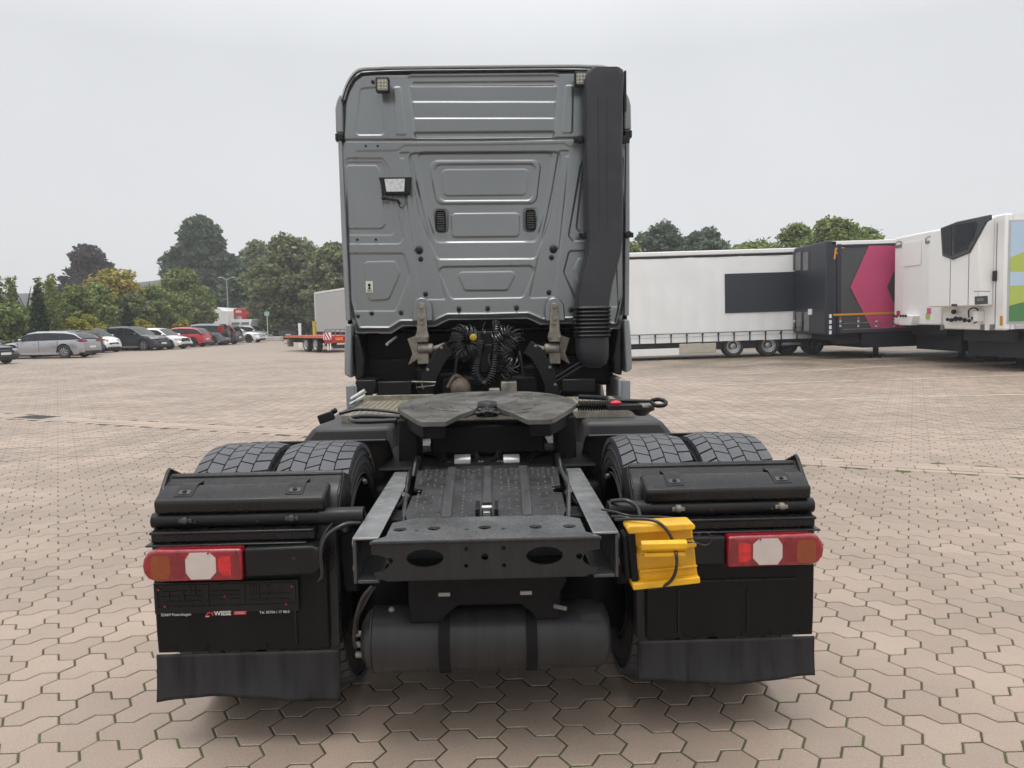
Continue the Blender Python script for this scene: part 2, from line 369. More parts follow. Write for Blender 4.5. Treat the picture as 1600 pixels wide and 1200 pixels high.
for kind, off in ((0, cA), (1, cB)):
    for j in ja:
        yy = C0[1] + off[1] + (j - 6) * T2[1]
        if not (Y0 < yy < Y1): continue
        shift = C0[0] + off[0] + (j - 6) * T2[0]; shift -= math.floor(shift / T1[0]) * T1[0]
        xs = np.arange(X0, X1, T1[0]) + shift
        cent.append(np.stack([xs, np.full_like(xs, yy), np.full_like(xs, kind)], 1))
cent = np.concatenate(cent)
# band of straight blocks crossing the yard
BA = np.array([-9.35, 14.2]) * 0.97; BB = np.array([5.43, 7.28]) * 0.97
bd = (BB - BA) / np.linalg.norm(BB - BA); bn = np.array([-bd[1], bd[0]])
dist = (cent[:, :2] - BA) @ bn
cent = cent[np.abs(dist) > 0.235]
rxy = rng.uniform(-0.0012, 0.0012, (len(cent), 3))
def stone_local(poly, kind, hi=True):
    top = inset(poly, 0.0074); mid = inset(poly, 0.0042)
    n = len(poly); v = [(x, y, 0) for x, y in top] + [(x, y, -0.0028) for x, y in mid] + [(x, y, -0.02) for x, y in mid]
    f = [tuple(range(n))] + [(r * n + i, (r + 1) * n + i, (r + 1) * n + (i + 1) % n, r * n + (i + 1) % n) for r in (0, 1) for i in range(n)]
    return v, f
stone_me = []
for k, p in enumerate((polyA, polyB)):
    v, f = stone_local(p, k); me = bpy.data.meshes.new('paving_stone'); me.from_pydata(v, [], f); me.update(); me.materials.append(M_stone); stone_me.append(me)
cmi = np.array(cm.transposed())
rel = np.concatenate([cent[:, :2], np.zeros((len(cent), 1))], 1) - np.array(CAM); pc = rel @ cmi.T
with np.errstate(all='ignore'):
    pu = 800 + FPX * pc[:, 0] / -pc[:, 2]; pv = 600 - FPX * pc[:, 1] / -pc[:, 2]
vis = (pc[:, 2] < 0) & (pu > -20) & (pu < 1620) & (pv < 1225) & ~((pu > 260) & (pu < 1260) & (pv < 1075))
order = np.argsort(np.where(vis, np.linalg.norm(rel, axis=1), 1e9))[:300]
joint_bed = MB().add([(X0, Y0, -.0038), (X1, Y0, -.0038), (X1, 14, -.0038), (X0, 14, -.0038)], [(0, 1, 2, 3)])
gxs = np.linspace(X0, X1, 94); gys = np.linspace(14, Y1, 60)
def grid(xs, ys, dz):
    vs = [(x, y, float(gz(x, y)) + dz) for y in ys for x in xs]; n = len(xs)
    return vs, [(j * n + i, j * n + i + 1, (j + 1) * n + i + 1, (j + 1) * n + i) for j in range(len(ys) - 1) for i in range(n - 1)]
joint_bed.add(*grid(gxs, gys, -.0075))
bed = joint_bed.build('paving_bed', M_joint, kind='structure', recalc=False)
far = MB()
far.add(*grid(np.linspace(-400, 400, 161), np.concatenate([np.linspace(Y1, 60, 8), [120, 300, 900]]), -.0015))
far.add(*grid(np.linspace(-400, X0, 3), np.array([-60, -1, 14, 20, 26, 34.0]), -.0015))
far.add(*grid(np.array([X1, 36, 44, 100, 400.0]), np.array([-60, -1, 14, 17, 20, 23, 26, 34.0]), -.0015))
far.add([(X0, -60, -.0015), (X1, -60, -.0015), (X1, Y0, -.0015), (X0, Y0, -.0015)], [(0, 1, 2, 3)])
far.build('yard_ground', M_far, kind='structure', recalc=False)
for i in order:
    o = bpy.data.objects.new('paving_stone', stone_me[int(cent[i, 2])]); col.objects.link(o)
    o.location = (cent[i, 0], cent[i, 1], rxy[i, 2] * 0.8); o.rotation_euler = (rxy[i, 0] * 4, rxy[i, 1] * 4, 0); attach(o, bed)
rest = np.ones(len(cent), bool); rest[order] = False
near = rest & (cent[:, 1] < 9); farm = rest & (cent[:, 1] >= 9)
vs = []; fs = []
for k in (0, 1):
    v, f = stone_local((polyA, polyB)[k], k); v = np.array(v)
    idx = np.where(near & (cent[:, 2] == k))[0]
    for i in idx:
        n = len(vs); q = v + np.array([cent[i, 0], cent[i, 1], rxy[i, 2]]) + np.outer(v[:, 0] * rxy[i, 0] * 4 + v[:, 1] * rxy[i, 1] * 4, [0, 0, 1])
        vs.extend(map(tuple, q)); fs.extend([tuple(n + a for a in ff) for ff in f])
me = bpy.data.meshes.new('paving_stones'); me.from_pydata(vs, [], fs); me.update()
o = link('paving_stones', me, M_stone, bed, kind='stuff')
allv = []
for k in (0, 1):
    p = inset((polyA, polyB)[k], 0.0038); idx = np.where(farm & (cent[:, 2] == k))[0]; c = cent[idx]
    V = np.zeros((len(idx), 12, 3)); V[:, :, 0] = c[:, None, 0] + p[None, :, 0]; V[:, :, 1] = c[:, None, 1] + p[None, :, 1]
    V[:, :, 2] = gz(V[:, :, 0], V[:, :, 1]) + rxy[idx, 2][:, None] + p[None, :, 0] * rxy[idx, 0][:, None] * 4 + p[None, :, 1] * rxy[idx, 1][:, None] * 4
    allv.append(V.reshape(-1, 3))
allv = np.concatenate(allv); me = mesh_np('distant_paving_stones', allv, len(allv) // 12, 12)
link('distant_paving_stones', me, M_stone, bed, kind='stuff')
# straight course: three rows of rectangular blocks, laid proud, with a channel on the near side
th = math.atan2(bd[1], bd[0]); bl = MB(); course = None
cs = MB(); 
for r_, (wd, off) in enumerate(((0.155, 0.165), (0.155, 0.005), (0.11, -0.135))):
    t = -8.0 + 0.07 * r_
    while t < 24.0:
        L_ = 0.30 if r_ < 2 else 0.24; c = BA + bd * (t + L_ / 2) + bn * off; hz = random.uniform(0.003, 0.006) - (0.004 if r_ == 2 else 0)
        h = L_ / 2 - 0.003; q = wd / 2 - 0.003; vs = []
        for (a, b, z) in ((-1, -1, 0), (1, -1, 0), (1, 1, 0), (-1, 1, 0)):
            for ins, zz in ((0.004, hz), (0, hz - 0.003), (0, -0.02)): pass
        for ins, zz in ((0.004, hz), (0, hz - 0.003), (0, -0.012)):
            for a, b in ((-1, -1), (1, -1), (1, 1), (-1, 1)):
                p = c + bd * a * (h - ins) + bn * b * (q - ins); vs.append((p[0], p[1], zz))
        f = [(0, 1, 2, 3)] + [(r2 * 4 + i, (r2 + 1) * 4 + i, (r2 + 1) * 4 + (i + 1) % 4, r2 * 4 + (i + 1) % 4) for r2 in (0, 1) for i in range(4)]
        cs.add(vs, f); t += L_
cs.build('kerb_course_blocks', M_course, bed, kind='stuff', recalc=False)
p = A(58, 652, 13.45); q = Vector((p.x, p.y, 0.008))
mb = MB(); mb.box(q.x - .36, q.x + .36, q.y - .19, q.y + .19, -.02, .009, rot=(0, 0, th))
dg = mb.build('drain_frame', M_iron, bed, bevel=.003)
mb = MB()
for i in range(9):
    c = Vector((q.x, q.y, .012)) + Vector((bd[0], bd[1], 0)) * (-.28 + i * .07); mb.box(c.x - .012, c.x + .012, c.y - .15, c.y + .15, .0095, .016, rot=(0, 0, th))
mb.build('drain_grate', M_iron, bed)
# painted bay lines (worn)
def ground_line(u0, v0, u1, v1, wd=0.10):
    def G(u, v):
        d = cm @ Vector(((u - 800) / FPX, (600 - v) / FPX, -1)); p = CAM.copy()
        for _ in range(4):
            t = (float(gz(p.x, p.y)) - CAM.z) / d.z; p = CAM + d * t
        return p
    a, b = G(u0, v0), G(u1, v1); d = (b - a); d.z = 0; d.normalize(); n = Vector((-d.y, d.x, 0)) * wd / 2
    N = 40; a2 = a - d * 0; b2 = b + d * 4; vs = []; fs = []
    for i in range(N + 1):
        c = a2.lerp(b2, i / N)
        for s in (-1, 1): q_ = c + n * s; vs.append((q_.x, q_.y, float(gz(q_.x, q_.y)) + 0.0045))
    fs = [(2 * i, 2 * i + 2, 2 * i + 3, 2 * i + 1) for i in range(N)]
    me = bpy.data.meshes.new('bay_line'); me.from_pydata(vs, [], fs); me.update(); link('bay_line', me, M_line, kind='structure')
ground_line(1120, 602, 1600, 586, 0.11); ground_line(1225, 625.5, 1600, 616.5, 0.10); ground_line(1010, 592, 1250, 580, .1)
gr = MB(); gr.add([(-80, 20, .01), (-28.3, 20, .01), (-28.3, 74, .01), (-80, 74, .01)], [(0, 1, 2, 3)])
gr.build('grass_verge', M_grass, kind='structure')
hx = np.linspace(-420, 420, 140); hy = np.linspace(250, 420, 26); HX_, HY_ = np.meshgrid(hx, hy)
hh_ = (20 + 5 * np.sin(HX_ / 75 + 2.2) + 2.2 * np.sin(HX_ / 23) + rng.normal(0, .55, HX_.shape)) * np.clip(np.sin(np.clip((HY_ - 250) / 170, 0, 1) * np.pi), 0, 1) ** .8 * np.clip((420 - HX_) / 500, .45, 1)
h = MB().add(np.stack([HX_, HY_, hh_ - .2], -1).reshape(-1, 3).tolist(), [(b * 140 + a, b * 140 + a + 1, (b + 1) * 140 + a + 1, (b + 1) * 140 + a) for b in range(25) for a in range(139)])
M_hill = mat('wooded_hill', (0.028, 0.038, 0.032), 0.95, var=0.35, vscale=0.06, bump=0.8, bscale=0.4, world=True)
h.build('wooded_hills', M_hill, kind='structure', smooth=60)

# ================================================================== THE TRACTOR UNIT
truck = thing('semi_truck', 'silver grey tractor unit without trailer, seen from behind, with black rear mudguards', 'truck', (0, 3.3, 0))
YC = 6.45

# ---------------- cab back wall: pressed sheet as a fine height field
def world2px(x, z, y=YC):
    P = np.stack([x - CAM.x, np.full_like(x, y - CAM.y), z - CAM.z], -1) @ cmi.T
    return 800 + FPX * P[..., 0] / -P[..., 2], 600 - FPX * P[..., 1] / -P[..., 2]
def sdf(u, v, poly, r=0.0):
    p = np.array(poly, float); p = ccw(p)
    if r: p = inset(p, r)
    d = np.full(u.shape, 1e9); ins = np.zeros(u.shape, bool); n = len(p)
    for i in range(n):
        a, b = p[i], p[(i + 1) % n]; ex, ey = b - a
        t = np.clip(((u - a[0]) * ex + (v - a[1]) * ey) / (ex * ex + ey * ey), 0, 1)
        d = np.minimum(d, np.hypot(u - a[0] - t * ex, v - a[1] - t * ey))
        c = ((a[1] > v) != (b[1] > v))
        with np.errstate(all='ignore'): xi = (b[0] - a[0]) * (v - a[1]) / (b[1] - a[1]) + a[0]
        ins ^= c & (u < xi)
    return np.where(ins, -d, d) - r
def sm(d, w_): t = np.clip(0.5 - d / (2 * w_), 0, 1); return t * t * (3 - 2 * t)
CELL = 0.006
xs = np.arange(-1.235, 1.235, CELL); zs = np.arange(1.40, 3.78, CELL)
XX, ZZ = np.meshgrid(xs, zs); U, V = world2px(XX, ZZ)
Ul, Vl = world2px(-np.abs(XX), ZZ)               # mirrored half evaluated on the left half of the survey
SEAM = 219.0
H = np.zeros_like(XX)
def rec(poly, depth, w_=1.3, r=5, uu=None, vv=None):
    global H
    H = H - depth * sm(sdf(U if uu is None else uu, V if vv is None else vv, poly, r), w_)
def recL(poly, depth, w_=1.3, r=5): rec(poly, depth, w_, r, Ul, Vl)
up = sm(V - SEAM, 1.0)
# seam between roof panel and cab wall
seamv = SEAM + 1.5 * sm(-(U - 640), 4) * 0 
H -= 0.012 * np.exp(-((Vl - 219.5) / 1.3) ** 2)
H += 0.006 * sm(Vl - 218, 1.0)
# roof panel
recL([(562, 137), (593, 135), (601, 211), (556, 211)], 0.008, 1.2, 6)
recL([(614, 135), (625.5, 135), (635, 211), (619, 211)], -0.007, 1.2, 3)
rec([(636, 118), (874, 116), (866, 213), (649, 215)], 0.012, 2.2, 4)
inb = sm(sdf(U, V, [(640, 120), (871, 118), (865, 212), (650, 213)], 3), 2.5)
def saw(v): 
    o = np.zeros_like(v)
    for a, b, hgt in ((132, 155, .010), (157, 182, .012), (183, 208, .010)):
        t = np.clip((v - a) / (b - a), 0, 1); o += np.where((v >= a) & (v < b), hgt * np.minimum(1, t * 9) * (1 - t) ** .8 , 0)
    return o
H += inb * saw(V)
rec([(644, 127), (868, 125), (867, 131), (645, 133)], 0.010, 1.2, 2)
rec([(645, 207), (868, 205), (864, 214), (650, 215)], 0.016, 1.4, 3)
# wall below the seam
recL([(556, 236), (619, 235), (632, 227), (840, 225.5), (840, 600), (557, 600)], 0.005, 1.1, 0)
VO = [(637, 239), (878, 237), (860, 340), (837, 404), (683, 405), (655, 335)]
rec(VO, 0.016, 1.6, 9)
rec([(652, 238), (864, 237), (852, 330), (838, 377), (681, 378), (666, 330)], 0.013, 2.2, 8)
rec([(669, 250), (846, 249), (838, 317), (682, 318)], -0.010, 1.5, 12)
rec([(676, 256), (839, 255), (832, 312), (688, 313)], 0.010, 1.5, 10)
rec([(690, 264), (827, 263), (822, 304), (693, 305)], -0.006, 1.3, 7)
rec([(705, 333), (812, 332), (811, 369), (706, 370)], -0.008, 1.3, 6)
rec([(676, 326), (700, 326), (700, 362), (682, 362)], 0.004, 1.5, 6)
rec([(818, 325), (842, 324), (836, 361), (818, 361)], 0.004, 1.5, 6)
rec([(682, 417), (838, 415), (818, 465), (705, 467)], 0.010, 1.3, 8)
rec([(714, 425), (808, 424), (793, 453.5), (726, 454)], -0.007, 1.2, 6)
recL([(624, 238), (641, 238), (654, 300), (697, 468), (657, 468), (634, 330)], 0.008, 1.3, 3)
recL([(625, 247), (631, 247), (650, 390), (647, 392)], -0.005, 1.0, 1)
recL([(540, 247), (598, 247), (607, 262), (631, 372), (624, 381), (540, 381)], 0.007, 1.3, 6)
recL([(540, 253), (597, 253), (604, 270), (618, 360), (612, 367), (540, 367)], 0.005, 1.2, 6)
recL([(540, 258), (588, 258), (594, 268), (602, 350), (596, 357), (540, 357)], -0.006, 1.2, 6)
recL([(540, 396), (631, 396), (641, 429), (618, 486), (540, 486)], 0.007, 1.3, 6)
recL([(568, 409), (617, 408), (625, 425), (621, 437), (607, 468), (576, 470)], -0.006, 1.2, 6)
# bolts' dimples
for (bu, bv, br) in ((654.5, 391, 6), (865, 389.6, 6), (657, 405, 3.6), (862, 402.6, 3.6), (664.7, 460, 3.5), (858, 457.6, 3.5), (580.5, 490, 3.5), (626.5, 489.5, 3.5),
                     (717, 484, 3.8), (762, 483, 3.8), (807, 482, 3.8), (893.5, 485, 3.8), (582, 127, 2.6), (559, 495, 3)):
    H -= 0.006 * np.exp(-((np.hypot(U - bu, V - bv) / br) ** 4))
# bottom hem and outline
bot = [(533, 218), (535, 160), (541, 140), (550, 123), (563, 112.5), (590, 110.5), (636, 110.5), (642, 108.5), (840, 107), (840, 499), (701, 500), (692, 504), (679, 510.5), (628, 510), (611, 521), (555, 521), (549, 499), (541, 470)]
d = sdf(Ul, Vl, bot, 0)
H -= 0.020 * (1 - sm(d + 5.0, 3.5)) * sm(-(Vl - 300), 60)
H += 0.012 * np.exp(-((d + 8.5) / 1.8) ** 2) * sm(-(Vl - 470), 30)
H -= 0.030 * (1 - sm(d + 3.5, 3.5)) * sm(Vl - 218, 20)
H -= np.clip(ZZ - 3.17, 0, 1) * 0.055
keep = d < 0.3
ny, nx = XX.shape; idx = -np.ones(XX.shape, int)
kf = keep[:-1, :-1] | keep[1:, :-1] | keep[:-1, 1:] | keep[1:, 1:]
kf = kf & (keep[:-1, :-1].astype(int) + keep[1:, :-1] + keep[:-1, 1:] + keep[1:, 1:] >= 3)
used = np.zeros_like(keep); used[:-1, :-1] |= kf; used[1:, :-1] |= kf; used[:-1, 1:] |= kf; used[1:, 1:] |= kf
idx[used] = np.arange(used.sum())
verts = np.stack([XX[used], YC - H[used], ZZ[used]], 1)
quads = np.stack([idx[:-1, :-1][kf], idx[:-1, 1:][kf], idx[1:, 1:][kf], idx[1:, :-1][kf]], 1)
me = bpy.data.meshes.new('cab_back_wall'); me.vertices.add(len(verts)); me.vertices.foreach_set('co', verts.ravel().astype(np.float32))
me.loops.add(len(quads) * 4); me.loops.foreach_set('vertex_index', quads.ravel().astype(np.int32))
me.polygons.add(len(quads)); me.polygons.foreach_set('loop_start', np.arange(0, len(quads) * 4, 4, dtype=np.int32)); me.update(calc_edges=True)
me.polygons.foreach_set('use_smooth', np.ones(len(quads), bool)); me.update()
cab = link('cab_back_wall', me, M_paint, truck)
def W(u, v, y=YC):                                # world x,z of a survey pixel in a cross plane
    p = A(u, v, y); return (p.x, p.z)
# ---------------- cab shell behind the wall (sides, roof, front)
outl = [(533, 218), (535, 160), (541, 140), (550, 123), (563, 112.5), (590, 110.5), (640, 109)]
left = [W(u, v) for u, v in outl]
right = [(-x, z) for x, z in left]
ring = [(-1.215, 1.52)] + left + right[::-1] + [(1.215, 1.52)]
mb = MB(); n = len(ring); secs = [(YC + .012, 1.0, 0), (YC + .04, 1.004, 0), (YC + 1.1, 1.01, 0.01), (YC + 1.9, 1.0, 0.0), (YC + 2.15, .93, -.12)]
vs = []
for (y, sx_, dz) in secs:
    for (x, z) in ring: vs.append((x * sx_, y + (0.10 if False else 0), z + (dz if z > 2.5 else 0)))
fs = [(s * n + i, s * n + (i + 1) % n, (s + 1) * n + (i + 1) % n, (s + 1) * n + i) for s in range(len(secs) - 1) for i in range(n)] + [tuple((len(secs) - 1) * n + i for i in range(n))]
mb.add(vs, fs); mb.build('cab_shell', M_paintl, truck, smooth=30)
# corner trims: light side fairing strips along both rear edges
for s in (-1, 1):
    prof = [W(534, 222), W(538, 330), W(543, 420), W(546, 502)]
    mb = MB()
    pl = [(-s * 0 + x, z) for x, z in prof]
    xs_o = [(-1.232 * -s if False else s * 1.232, z) for x, z in prof]
    mb.prism([(s * 1.236, 3.17), (s * 1.206, 3.17), (s * 1.196, 2.4), (s * 1.186, 1.62), (s * 1.226, 1.62), (s * 1.236, 2.4)], 1, YC - .022, YC + .05)
    mb.build('side_trim', M_paintl, truck, bevel=.006)
    mb = MB()    # upper spoiler lip bulging past the wall
    mb.prism([(s * 1.25, 3.40), (s * 1.235, 3.46), (s * 1.205, 3.52), (s * 1.19, 3.42), (s * 1.19, 3.20), (s * 1.252, 3.20)], 1, YC - .02, YC + .3)
    mb.build('roof_side_fairing', M_paintl, truck, bevel=.012)
    mb = MB(); mb.box(min(s * 1.19, s * 1.258), max(s * 1.19, s * 1.258), YC - .03, YC + .05, 3.13, 3.195)
    mb.build('trim_end_clip', M_black, truck, bevel=.01)
# roof edge seal
rp = [Vector((x, YC - .012, z + .004)) for x, z in left[1:]] + [Vector((x, YC - .012, z + .004)) for x, z in right[::-1][:-1]]
MB().tube(smooth_path(rp, 4), .006, 6).build('roof_seal', M_black, truck, smooth=60)
rp2 = [Vector((p.x * 1.0, YC + .02, p.z + .022)) for p in rp]
MB().tube(smooth_path(rp2, 4), .02, 8).build('roof_edge', mat('roof_edge_paint', (.36, .375, .37), .4, .1), truck, smooth=60)
# plugs
mb = MB()
for (bu, bv, br) in ((654.5, 391, 5), (865, 389.6, 5), (657, 405, 2.7), (862, 402.6, 2.7), (664.7, 460, 2.6), (858, 457.6, 2.6), (580.5, 490, 2.7), (626.5, 489.5, 2.7),
                     (717, 484, 3), (762, 483, 3), (807, 482, 3), (893.5, 485, 3), (582, 127, 1.8), (571.5, 228, 1.8), (590, 228, 1.8), (558, 374, 1.6), (587, 374, 1.8), (559, 495, 2.2)):
    p = A(bu, bv, YC); r_ = br * YC / FPX
    pb = MB().lathe([(-.004, r_ * .7), (.002, r_), (.03, r_)], (p.x, YC - .004, p.z), 'Y', 12)
    pb.build('body_plug', M_black, truck, smooth=40)
# vents with louvres
for (u0, u1, v0, v1) in ((681.5, 695.5, 329, 360), (822, 836, 328, 358)):
    a, b = A(u0, v1, YC), A(u1, v0, YC)
    vt = MB(); vt.prism(rrect(a.x, b.x, a.z, b.z, .02), 1, YC + .012, YC + .03); vt = vt.build('air_vent', M_black, truck)
    lv = MB(); nl = 11
    for i in range(nl):
        z = a.z + (b.z - a.z) * (i + .5) / nl; lv.box(a.x + .008, b.x - .008, YC - .004, YC + .012, z - .003, z + .004, rot=(R(-30), 0, 0))
    lv.build('louvres', M_black, vt)
    fr = MB(); ro = rrect(a.x, b.x, a.z, b.z, .02)
    fr.tube([Vector((x, YC - .002, z)) for x, z in ro + ro[:1]], .005, 6, cap=False); fr.build('vent_frame', M_black, vt, smooth=60)
# sticker
a, b = A(572, 457, YC), A(582.5, 439, YC)
st = MB().box(a.x, b.x, YC - .0035, YC - .001, a.z, b.z).build('warning_sticker', M_sealer, truck)
mb = MB(); cx, cz = (a.x + b.x) / 2, (a.z + b.z) / 2
mb.add([(cx - .014, YC - .0042, cz - .02), (cx + .014, YC - .0042, cz - .02), (cx, YC - .0042, cz + .01)], [(0, 1, 2)])
for i in range(3): mb.box(a.x + .01, b.x - .01, YC - .0042, YC - .0038, a.z + .008 + i * .006, a.z + .011 + i * .006)
mb.prism(circle(cx, cz + .014, .013), 1, YC - .0044, YC - .0040)
mb.build('sticker_print', M_black, st)
# square work lamps
for (u, v, s_) in ((597.5, 132, 10.5), (908.5, 122.5, 10.5)):
    c = A(u, v, YC - .12); r_ = s_ * (YC - .1) / FPX
    b = MB().prism(rrect(c.x - r_, c.x + r_, c.z - r_ * 1.05, c.z + r_ * 1.05, .018), 1, c.y, c.y + .05)
    wl = b.build('work_lamp', M_black, truck, bevel=.004)
    gl = MB().prism(rrect(c.x - r_ * .76, c.x + r_ * .76, c.z - r_ * .8, c.z + r_ * .8, .012), 1, c.y - .003, c.y + .001); gl.build('lamp_glass', mat('worklamp_lens', (0.22, 0.20, 0.15), 0.25, var=0.3, vscale=80, coat=.5), wl)
    ld = MB()
    for i in range(3):
        for j in range(3):
            ld.lathe([(-.004, .002), (0, .010)], (c.x + (i - 1) * r_ * .46, c.y - .001, c.z + (j - 1) * r_ * .46), 'Y', 8)
    ld.build('led', M_lampglass, wl)
    fn = MB()
    for i in range(5): fn.box(c.x - r_ * .8 + i * r_ * .38, c.x - r_ * .8 + i * r_ * .38 + .004, c.y + .05, c.y + .075, c.z - r_ * .8, c.z + r_ * .8)
    fn.box(c.x - .015, c.x + .015, c.y + .05, YC, c.z - .01, c.z + .01); fn.build('lamp_bracket', M_black, wl)
# flood light
c = A(617.5, 290, YC - .10); fl = MB()
k = (YC - .1) / FPX
pol = [(-25, 13), (25, 13), (21, -13), (-18, -13)]
fl.prism([(c.x + x * k, c.z + z * k) for x, z in pol], 1, c.y, c.y + .07); fl = fl.build('flood_lamp', M_black, truck, bevel=.006)
pol2 = [(-16, 10), (15, 10), (13.5, -9), (-13.5, -9)]
MB().prism([(c.x + x * k, c.z + z * k) for x, z in pol2], 1, c.y - .004, c.y + .002).build('lamp_glass', M_lampglass, fl)
mb = MB(); mb.tube([(c.x - .11, c.y + .03, c.z - .04), (c.x - .10, c.y + .03, c.z - .10), (c.x + .02, c.y + .03, c.z - .12), (c.x + .02, YC, c.z - .13)], .01, 6)
mb.sphere((c.x - .105, c.y + .02, c.z - .10), .018, 6); mb.build('lamp_bracket', M_black, fl, smooth=60)
mb = MB(); mb.tube(smooth_path([(c.x + .0, YC - .02, c.z - .10), (c.x + .03, YC - .03, c.z - .17), (c.x + .07, YC - .02, c.z - .14), (c.x + .075, YC - .01, c.z - .06)]), .004, 5); mb.build('lamp_wire', M_cable, fl)
# ---------------- intake snorkel up the right of the cab
def loft_rect(mb, secs, r_=.03, n=4):
    """secs: list of (cx, y0, y1, z, halfwidth, tilt)"""
    N = None; vs = []
    for (cx, y0, y1, z, hw, tz) in secs:
        rr = rrect(-hw, hw, y0, y1, min(r_, hw * .6), n); N = len(rr)
        for (x, y) in rr: vs.append((cx + x, y, z + x * tz))
    fs = [(s * N + i, s * N + (i + 1) % N, (s + 1) * N + (i + 1) % N, (s + 1) * N + i) for s in range(len(secs) - 1) for i in range(N)]
    fs += [tuple(range(N))[::-1], tuple((len(secs) - 1) * N + i for i in range(N))]
    return mb.add(vs, fs)
YD = 6.18
def dsec(ul, ur, v, y0=YD, y1=YC - .01, yy=YD, tz=0):
    a, b = A(ul, v, yy), A(ur, v, yy); return ((a.x + b.x) / 2, y0, y1, (a.z + b.z) / 2, (b.x - a.x) / 2, tz)
mb = MB()
secs = [dsec(925, 970, 104), dsec(919, 975, 107.5), dsec(916, 977, 116), dsec(915, 975, 150), dsec(915.5, 974, 220), dsec(916.5, 975, 300), dsec(918, 975, 355), dsec(919, 974, 378),
        dsec(917, 971, 398), dsec(912, 965, 420), dsec(906, 958, 445), dsec(903, 955, 465), dsec(902, 953, 478)]
loft_rect(mb, secs[::-1], .045, 5); duct = mb.build('intake_duct', M_duct, truck, smooth=50)
for du in (934, 948):
    mb = MB(); mb.tube([A(du, 150, YD - .0), A(du + 1, 250, YD - .0), A(du + 1.5, 360, YD - .0)], .0035, 6); mb.build('duct_rib', M_duct, duct, smooth=60)
# side intake grille
mb = MB()
for i in range(10): mb.box(1.158, 1.175, YD + .05 + i * .02, YD + .056 + i * .02, 3.30, 3.62)
mb.build('intake_grille', M_black, duct)
for (u, v) in ((906, 219), (975, 219), (914, 368), (981, 367)):
    c = A(u, v, YD + .15); mb = MB(); mb.lathe([(-.03, .012), (-.028, .028), (.05, .028)], (c.x, YD + .13, c.z), 'Y', 12); mb.box(c.x - .05, c.x + .05, YD + .16, YD + .18, c.z - .02, c.z + .02)
    mb.build('duct_bracket', M_black, duct, smooth=40)
mb = MB(); ss = []
for i in range(17):
    v = 478 + i * 3.1; e_ = 3.2 if i % 2 else 0; ss.append(dsec(902 - e_, 953 + e_, v, YD - .01 - e_ * .004, YC - .0))
loft_rect(mb, ss[::-1], .05, 5); mb.build('bellows', M_black, duct, smooth=30)
mb = MB(); ss = [dsec(903, 953, 527), dsec(903, 953, 545), dsec(905, 953, 560, YD + .01), dsec(912, 950, 570, YD + .04), dsec(922, 942, 576, YD + .08)]
loft_rect(mb, ss[::-1], .06, 5); mb.build('duct_elbow', M_duct, duct, smooth=50)

